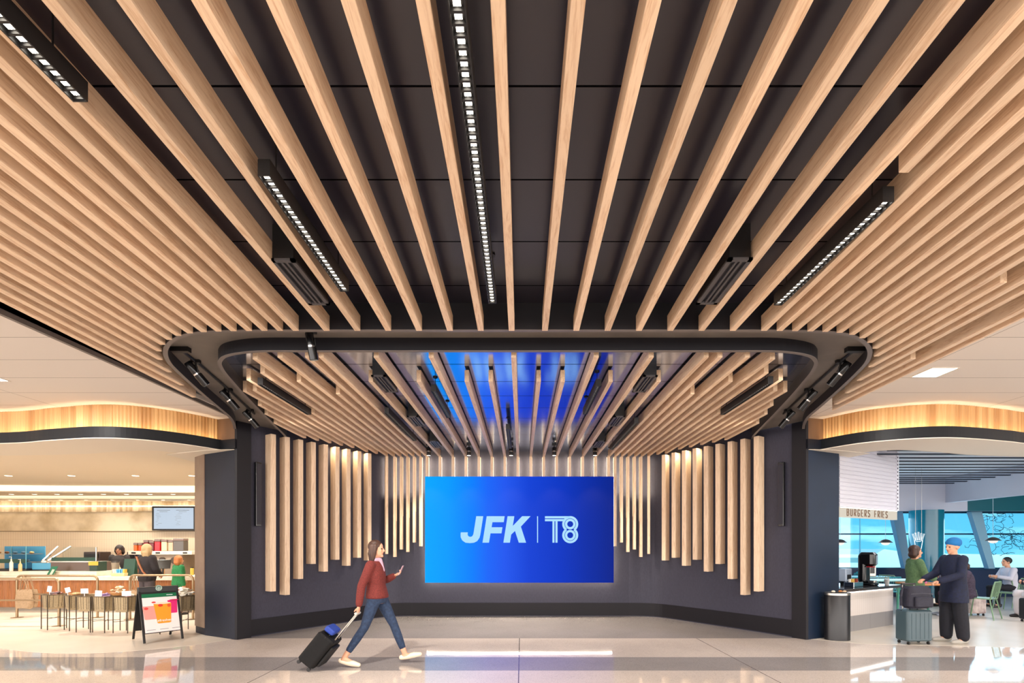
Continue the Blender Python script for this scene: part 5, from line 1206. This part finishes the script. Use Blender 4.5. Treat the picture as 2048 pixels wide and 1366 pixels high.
    for q in 'RL':
        hp, kn, an, to = J['hip' + q], J['kn' + q], J['an' + q], J['toe' + q]
        b.limb([hp, hp.lerp(kn, .4), kn, kn.lerp(an, .3), an], [.086 * s, .074 * s, .052 * s, .052 * s, .036 * s])
        d = (to - an); dh = V(d.x, d.y, 0).normalized(); heel = an - dh * .045 + V(0, 0, -.045)
        b.limb([heel, an + V(0, 0, -.02), an.lerp(to, .55) + V(0, 0, -.012), to], [.03, .036, .03, .02], 10)
    body = b.build('body', skin, t, vox, 4)
    # face details
    e = M()
    for q in (-1, 1): e.ball(hd(.078, q * .031, .018), (.011, .014, .0085), seg=10, rings=7, mt=hm)
    for q in (-1, 1): M().ball(hd(.0795, q * .031, .018), (.011, .014, .0085), seg=10, rings=7, mt=hm).ball(hd(.0885, q * .031, .018), (.004, .006, .006), 0, 8).build('eye', EYED, body)
    M().tube([hd(.080, -.022, -.048), hd(.0905, 0, -.046), hd(.080, .022, -.048)], .0055, 6).build('mouth', LIPM, body)
    # garments
    for g in wear:
        kind, m = g[0], g[1]; opt = g[2] if len(g) > 2 else {}
        off = opt.get('off', .014); f = Fig()
        if kind == 'top':
            torso(f, off, 0, 6, hem=opt.get('hem', 0)); 
            for q in 'RL':
                sh, el, wr = J['sh' + q], J['el' + q], J['wr' + q]; sl_ = opt.get('sleeve', .96)
                if sl_ > .6: f.limb([sh, sh.lerp(el, .45), el, el.lerp(wr, (sl_ - .5) * 2 * .5), el.lerp(wr, (sl_ - .5) * 2)], [(.052 + off * 1.1) * s, (.047 + off) * s, (.041 + off) * s, (.038 + off) * s, (.030 + off) * s])
                else: f.limb([sh, sh.lerp(el, sl_ * 1.2)], [(.054 + off) * s, (.050 + off) * s])
            f.build(opt.get('name', 'sweater'), m, t, opt.get('vox', .012), 8)
        if kind == 'trousers':
            torso(f, off, 0, 1)
            wd = opt.get('wide', 0)
            for q in 'RL':
                hp, kn, an = J['hip' + q], J['kn' + q], J['an' + q]; c_ = opt.get('cuff', .95)
                f.limb([hp, hp.lerp(kn, .45), kn, kn.lerp(an, .4), kn.lerp(an, c_)], [(.086 + off) * s, (.074 + off + wd * .4) * s, (.052 + off + wd) * s, (.050 + off + wd) * s, (.038 + off + wd) * s])
            f.build(opt.get('name', 'trousers'), m, t, .012, 6)
        if kind == 'coat':
            L_ = opt.get('len', .5); hw = .17
            r = [(P + V(0, 0, -L_), (.19 + off) * s, (.15 + off) * s, hs), (P + V(0, 0, -L_ * .5), (.185 + off) * s, (.145 + off) * s, hs), (P, (.178 + off) * s, (.13 + off) * s, hs), (P.lerp(C, .5), (.16 + off) * s, (.12 + off) * s, side), (C, (.172 + off) * s, (.128 + off) * s, side), (C.lerp(Nk, .55), SW + off, (.11 + off) * s, side), (C.lerp(Nk, .85), SW * .7 + off, (.09 + off) * s, side), (Nk + V(0, 0, .02), .075 * s, .075 * s, side)]
            f.rings(r)
            for q in 'RL':
                sh, el, wr = J['sh' + q], J['el' + q], J['wr' + q]; f.limb([sh, el, wr.lerp(el, .06)], [(.060 + off) * s, (.052 + off) * s, (.042 + off) * s])
            f.build('coat', m, t, .014, 8)
        if kind == 'shoes':
            for q in 'RL':
                f = Fig(); an, to = J['an' + q], J['toe' + q]; d = to - an; dh = V(d.x, d.y, 0).normalized()
                low = opt.get('low', False); sole_dir = (to + V(0, 0, -.0)) - (an - dh * .05 + V(0, 0, -.05))
                heel = an - dh * .05 + V(0, 0, -.05)
                f.limb([heel + V(0, 0, .006), heel.lerp(to, .35) + V(0, 0, .0), heel.lerp(to, .7) + V(0, 0, .004), to + dh * .012], [.036, .038, .042, .030], 12)
                if not low: f.limb([heel + V(0, 0, .03), an + V(0, 0, .0)], [.04, .044])
                f.build('shoe', m, t, .009, 5)
        if kind == 'hair':
            ln = opt.get('len', .2); vol = opt.get('vol', 0)
            f.m.ball(H + hm @ V(-.022, 0, .050) * s, ((.103 + vol) * s, (.087 + vol) * s, (.098 + vol) * s), seg=18, rings=12, mt=hm)
            if ln > 0:
                for q in (-.06, -.03, 0, .03, .06): f.limb([hd(-.05, q, .05), hd(-.085 + abs(q) * .5, q * 1.15, -.05), hd(-.08 + abs(q) * .6, q * 1.2, -.05 - ln)], [.045, .042, .02], 8)
                for q in (-1, 1): f.limb([hd(.0, q * .07, .06), hd(-.005, q * .085, -.03), hd(-.02, q * .08, -.04 - ln * .7)], [.03, .026, .014], 8)
            f.build('hair', m, t, .009, 3)
        if kind == 'beanie':
            f.m.ball(H + hm @ V(-.026, 0, .078) * s, (.112 * s, .098 * s, .092 * s), seg=18, rings=12, mt=hm)
            f.rings([(hd(-.020, 0, .055), .094, .108, hm @ V(0, 1, 0)), (hd(-.020, 0, .09), .095, .108, hm @ V(0, 1, 0))])
            f.build('beanie', m, t, .010, 3)
        if kind == 'scarf':
            f.limb([Nk + side * .05 + V(.03, 0, 0), Nk + fd * .065 + V(0, 0, .0), Nk - side * .05 + V(.03, 0, 0)], [.035] * 3); f.limb([Nk + fd * .07 + V(0, 0, 0), Nk + fd * .12 + V(0, 0, -.14)], [.035, .022]); f.build('scarf', m, t, .01, 4)
    return t
def stand(h=1.66, **k):
    r = h / 1.70
    J = dict(pelvis=(0, 0, .93), chest=(0, 0, 1.22), neck=(0, 0, 1.44), head=(.015, 0, 1.575), shR=(0, -.17, 1.385), shL=(0, .17, 1.385), elR=(-.02, -.22, 1.11), elL=(-.02, .22, 1.11), wrR=(.03, -.23, .87), wrL=(.03, .23, .87),
             hipR=(0, -.085, .90), hipL=(0, .085, .90), knR=(.01, -.10, .49), knL=(.01, .10, .49), anR=(-.02, -.10, .085), anL=(-.02, .10, .085), toeR=(.15, -.13, .03), toeL=(.15, .13, .03))
    for a, b in k.items(): J[a] = b
    return {a: (tuple(c * r for c in b) if isinstance(b, tuple) and not a.startswith(('hand', 'palm', 'face')) else b) for a, b in J.items()}
def sit(**k):
    J = dict(pelvis=(0, 0, .53), chest=(.03, 0, .82), neck=(.06, 0, 1.04), head=(.10, 0, 1.17), shR=(.05, -.17, .98), shL=(.05, .17, .98), elR=(.16, -.22, .76), elL=(.16, .22, .76), wrR=(.36, -.12, .80), wrL=(.36, .12, .80),
             hipR=(0, -.09, .52), hipL=(0, .09, .52), knR=(.42, -.11, .51), knL=(.42, .11, .51), anR=(.40, -.11, .09), anL=(.36, .11, .09), toeR=(.57, -.12, .03), toeL=(.53, .12, .03))
    J.update(k); return J
# --- woman striding to the right with a suitcase
X0, Y0 = -1.93, 6.52
g = lambda x, y, z: (x - X0, y - Y0, z)
J = dict(pelvis=g(-1.945, 6.53, .93), chest=g(-1.975, 6.53, 1.20), neck=g(-1.985, 6.53, 1.41), head=g(-1.955, 6.53, 1.545), shR=g(-1.99, 6.37, 1.345), shL=g(-1.97, 6.69, 1.345),
         elR=g(-2.09, 6.31, 1.07), wrR=g(-2.11, 6.27, .82), elL=g(-1.95, 6.75, 1.09), wrL=g(-1.76, 6.70, 1.19), hipR=g(-1.96, 6.45, .90), hipL=g(-1.93, 6.61, .90),
         knR=g(-2.085, 6.42, .52), anR=g(-2.345, 6.40, .125), toeR=g(-2.16, 6.38, .03), knL=g(-1.75, 6.63, .52), anL=g(-1.60, 6.64, .115), toeL=g(-1.405, 6.64, .115),
         handR=(-.1, 0, -1), palmR=(-1, .2, 0), curlR=75, handL=(.8, -.1, .35), palmL=(-.2, -.3, 1), curlL=45)
RUST = noisy('rust_knit', lin(112, 40, 34), lin(92, 30, 27), 60, .85, bump=.2); JEAN = noisy('blue_denim', lin(38, 58, 88), lin(28, 44, 70), 30, .8)
HAIRB = noisy('brown_hair', lin(74, 48, 36), lin(50, 32, 26), 40, .5, stretch=(1, 1, .2))
wm = person('woman in a rust sweater and blue jeans striding past the screen, pulling a suitcase', (X0, Y0), 0, J,
            [('trousers', JEAN, {'off': .010, 'cuff': .76, 'name': 'jeans'}), ('top', RUST, {'off': .018, 'sleeve': .95, 'hem': -.06}), ('shoes', mat('cream_leather', lin(232, 214, 190), .4), {'low': True}), ('hair', HAIRB, {'len': .15}), ('scarf', mat('lilac_scarf', lin(180, 150, 170), .8))], vox=.0065, s=.96)
t = thing('smartphone', 'smartphone held up by the woman in the rust sweater', 'phone', (-1.665, 6.685, 1.265), 0); M().rbox(-.004, .004, -.035, .035, -.07, .07, .003, mt=Matrix.Rotation(R(25), 4, 'Y')).build('body', mat('phone_pink', lin(200, 160, 170), .3), t)
t = suitcase('suitcase', 'tilted black cabin suitcase pulled by the walking woman', (-2.62, 6.27, .0), 0, .36, .24, .50, noisy('black_nylon', lin(14, 13, 15), lin(9, 9, 11), 30, .7, spec=.3), handle=.0, hz=False)
t.rotation_euler = Euler((0, 0, R(90))).to_matrix().to_4x4().to_euler()
PT = R(39)
t.matrix_basis = Matrix.Translation((-2.78, 6.27, .062)) @ Matrix.Rotation(PT, 4, 'Y') @ Matrix.Rotation(R(90), 4, 'Z')
hb = M()
for a in (-1, 1): hb = M().cyl((a * .06, -.09, .49), (a * .045, -.09, .915), .009, seg=8); hb.build('telescopic_tube', STEEL, t)
M().rbox(-.08, .08, -.108, -.072, .915, .945, .01).build('grip', mat('grip_grey', lin(190, 184, 176), .4), t)
M().rbox(-.13, .13, -.16, -.12, .12, .42, .03).build('front_pocket', mat('pocket_black', lin(12, 12, 15), .7), t)
o = M().rbox(-.12, .12, -.07, .07, 0, .07, .03).build('blue_wallet', mat('blue_cloth', lin(30, 60, 150), .6)); o.matrix_basis = t.matrix_basis @ Matrix.Translation((0, 0.03, .527)); tag(o, 'folded blue cloth on the end of the tilted black suitcase', 'cloth')
# --- man in navy with a blue beanie
NAVYC = noisy('navy_wool', lin(16, 26, 58), lin(12, 20, 44), 30, .8); DARKT = noisy('black_trouser', lin(20, 22, 34), lin(15, 16, 26), 30, .8)
J = stand(1.70, elR=(.10, -.24, 1.13), wrR=(.36, -.16, 1.04), elL=(.10, .24, 1.13), wrL=(.36, .14, 1.03), palmR=(0, 0, -1), palmL=(0, 0, -1), curlR=60, curlL=60, knR=(.03, -.1, .49), anR=(.03, -.11, .085), toeR=(.21, -.13, .03), anL=(-.06, .11, .085), toeL=(.12, .13, .03), knL=(-.02, .1, .49), face=(1, 0, -.12))
person('man in a navy coat and bright blue beanie leaning on his luggage', (7.17, 8.02), R(180), J, [('trousers', DARKT, {'off': .018, 'wide': .03, 'cuff': .93}), ('coat', NAVYC, {'len': .26}), ('shoes', mat('grey_suede', lin(170, 166, 158), .7)), ('beanie', mat('blue_knit', lin(24, 110, 176), .8)), ], vox=.009)
# --- companion in green
J = stand(1.60, elR=(.08, -.22, 1.13), wrR=(.28, -.12, 1.06), elL=(.06, .22, 1.12), wrL=(.27, .1, 1.05), palmR=(0, 0, -1), palmL=(0, 0, -1))
person('person in a green sweater with brown hair standing behind the luggage', (7.32, 9.0), R(-15), J, [('trousers', mat('beige_trouser', lin(176, 164, 148), .8), {'off': .014, 'wide': .02}), ('top', noisy('green_knit', lin(92, 122, 84), lin(74, 104, 70), 50, .85), {'off': .022}), ('shoes', mat('dark_shoe', lin(50, 50, 60), .5)), ('hair', HAIRB, {'len': .05})], s=.95)
# --- seated people
PURP = noisy('charcoal_purple_jacket', lin(66, 56, 74), lin(50, 42, 58), 30, .85)
J = sit(face=(1, 0, -.45)); person('seated person in a charcoal jacket and maroon trousers on the nearest green chair', (10.02, 10.85), R(150), J, [('trousers', mat('maroon_cloth', lin(86, 30, 60), .8), {'off': .014, 'wide': .02}), ('top', PURP, {'off': .03, 'name': 'jacket'}), ('shoes', mat('grey_trainer', lin(150, 156, 170), .6)), ('hair', HAIRB, {'len': .06})])
J = sit(face=(1, 0, -.2)); person('seated person in a slate grey jacket with dark hair', (11.45, 12.75), R(185), J, [('trousers', DARKT, {'off': .014}), ('top', mat('slate_jacket', lin(100, 106, 132), .8), {'off': .03, 'name': 'jacket'}), ('shoes', DKB), ('hair', mat('black_hair', lin(30, 26, 28), .5), {'len': 0.02})])
J = sit(); person('seated person in a white shirt with dark hair at the second table', (12.75, 12.6), R(170), J, [('trousers', DARKT, {'off': .014}), ('top', mat('white_shirt', lin(206, 206, 220), .8), {'off': .02, 'name': 'shirt'}), ('shoes', DKB), ('hair', mat('black_hair', lin(30, 26, 28), .5), {'len': 0.0})])
chair(11.62, 12.75, R(95), 'green metal chair under the person in the slate grey jacket', GRN); chair(12.92, 12.62, R(80), 'green metal chair under the person in the white shirt', GRN)
J = sit(face=(1, .3, 0)); person('seated person in navy and white at the right edge of the burger shop', (11.62, 10.75), R(175), J, [('trousers', mat('white_floral', lin(214, 206, 206), .8), {'off': .03, 'wide': .03}), ('top', NAVYC, {'off': .03, 'name': 'jacket'}), ('shoes', DKB), ('hair', HAIRB, {'len': .1})])
chair(11.80, 10.76, R(88), 'sage green metal chair under the person at the right edge', GRN)
# --- coffee shop customers and barista
J = stand(1.62, elL=(.05, .26, 1.16), wrL=(.24, .22, 1.12), elR=(.03, -.24, 1.12), wrR=(.18, -.18, .98))
wt = person('fair-haired customer in a black top with a brown shoulder strap at the counter', ((294 - CX) * 11.15 / F, 11.15), R(75), J, [('trousers', mat('grey_trouser', lin(70, 62, 66), .8), {'off': .018, 'wide': .02}), ('top', noisy('black_top', lin(34, 28, 32), lin(26, 22, 26), 30, .85), {'off': .03}), ('shoes', DKB), ('hair', mat('fair_hair', lin(176, 150, 110), .6), {'len': .12, 'vol': .006})])
m_ = M().tube([(-.14, .13, 1.36), (-.17, .02, 1.2), (-.17, -.1, 1.02), (-.13, -.17, .92)], .022, 8, flat=.35); m_.build('shoulder_strap', mat('brown_strap', lin(140, 84, 50), .5), wt)
J = stand(1.36, elL=(.05, .24, 1.12), wrL=(.2, .18, 1.0))
person('child in a green jersey with ginger hair behind the rail', ((357 - CX) * 11.25 / F, 11.25), R(60), J, [('trousers', mat('red_trouser', lin(150, 70, 66), .8), {'off': .016}), ('top', noisy('green_jersey', lin(30, 120, 66), lin(24, 100, 54), 30, .8), {'off': .024, 'name': 'jersey'}), ('shoes', DKB), ('hair', mat('ginger_hair', lin(170, 106, 56), .6), {'len': .06})], s=.85)
J = stand(1.60, elL=(.05, .24, 1.12), wrL=(.24, .18, 1.02))
person('barista with dark hair behind the counter, near the drinks machine', ((237 - CX) * 12.95 / F, 12.98), R(-70), J, [('trousers', DARKT), ('top', mat('barista_black', lin(40, 36, 36), .8), {'off': .02, 'name': 'shirt'}), ('shoes', DKB), ('hair', mat('black_hair', lin(34, 26, 24), .5), {'len': .05, 'vol': .008})], skin=SKIN2)
# paper bag hanging by the customer
tote((268 - CX) * 10.5 / F, 10.50, .95, .26, .36, R(-10), 'pale tan bag hanging at the end of the rail behind the sign')
bpy.context.view_layer.update()
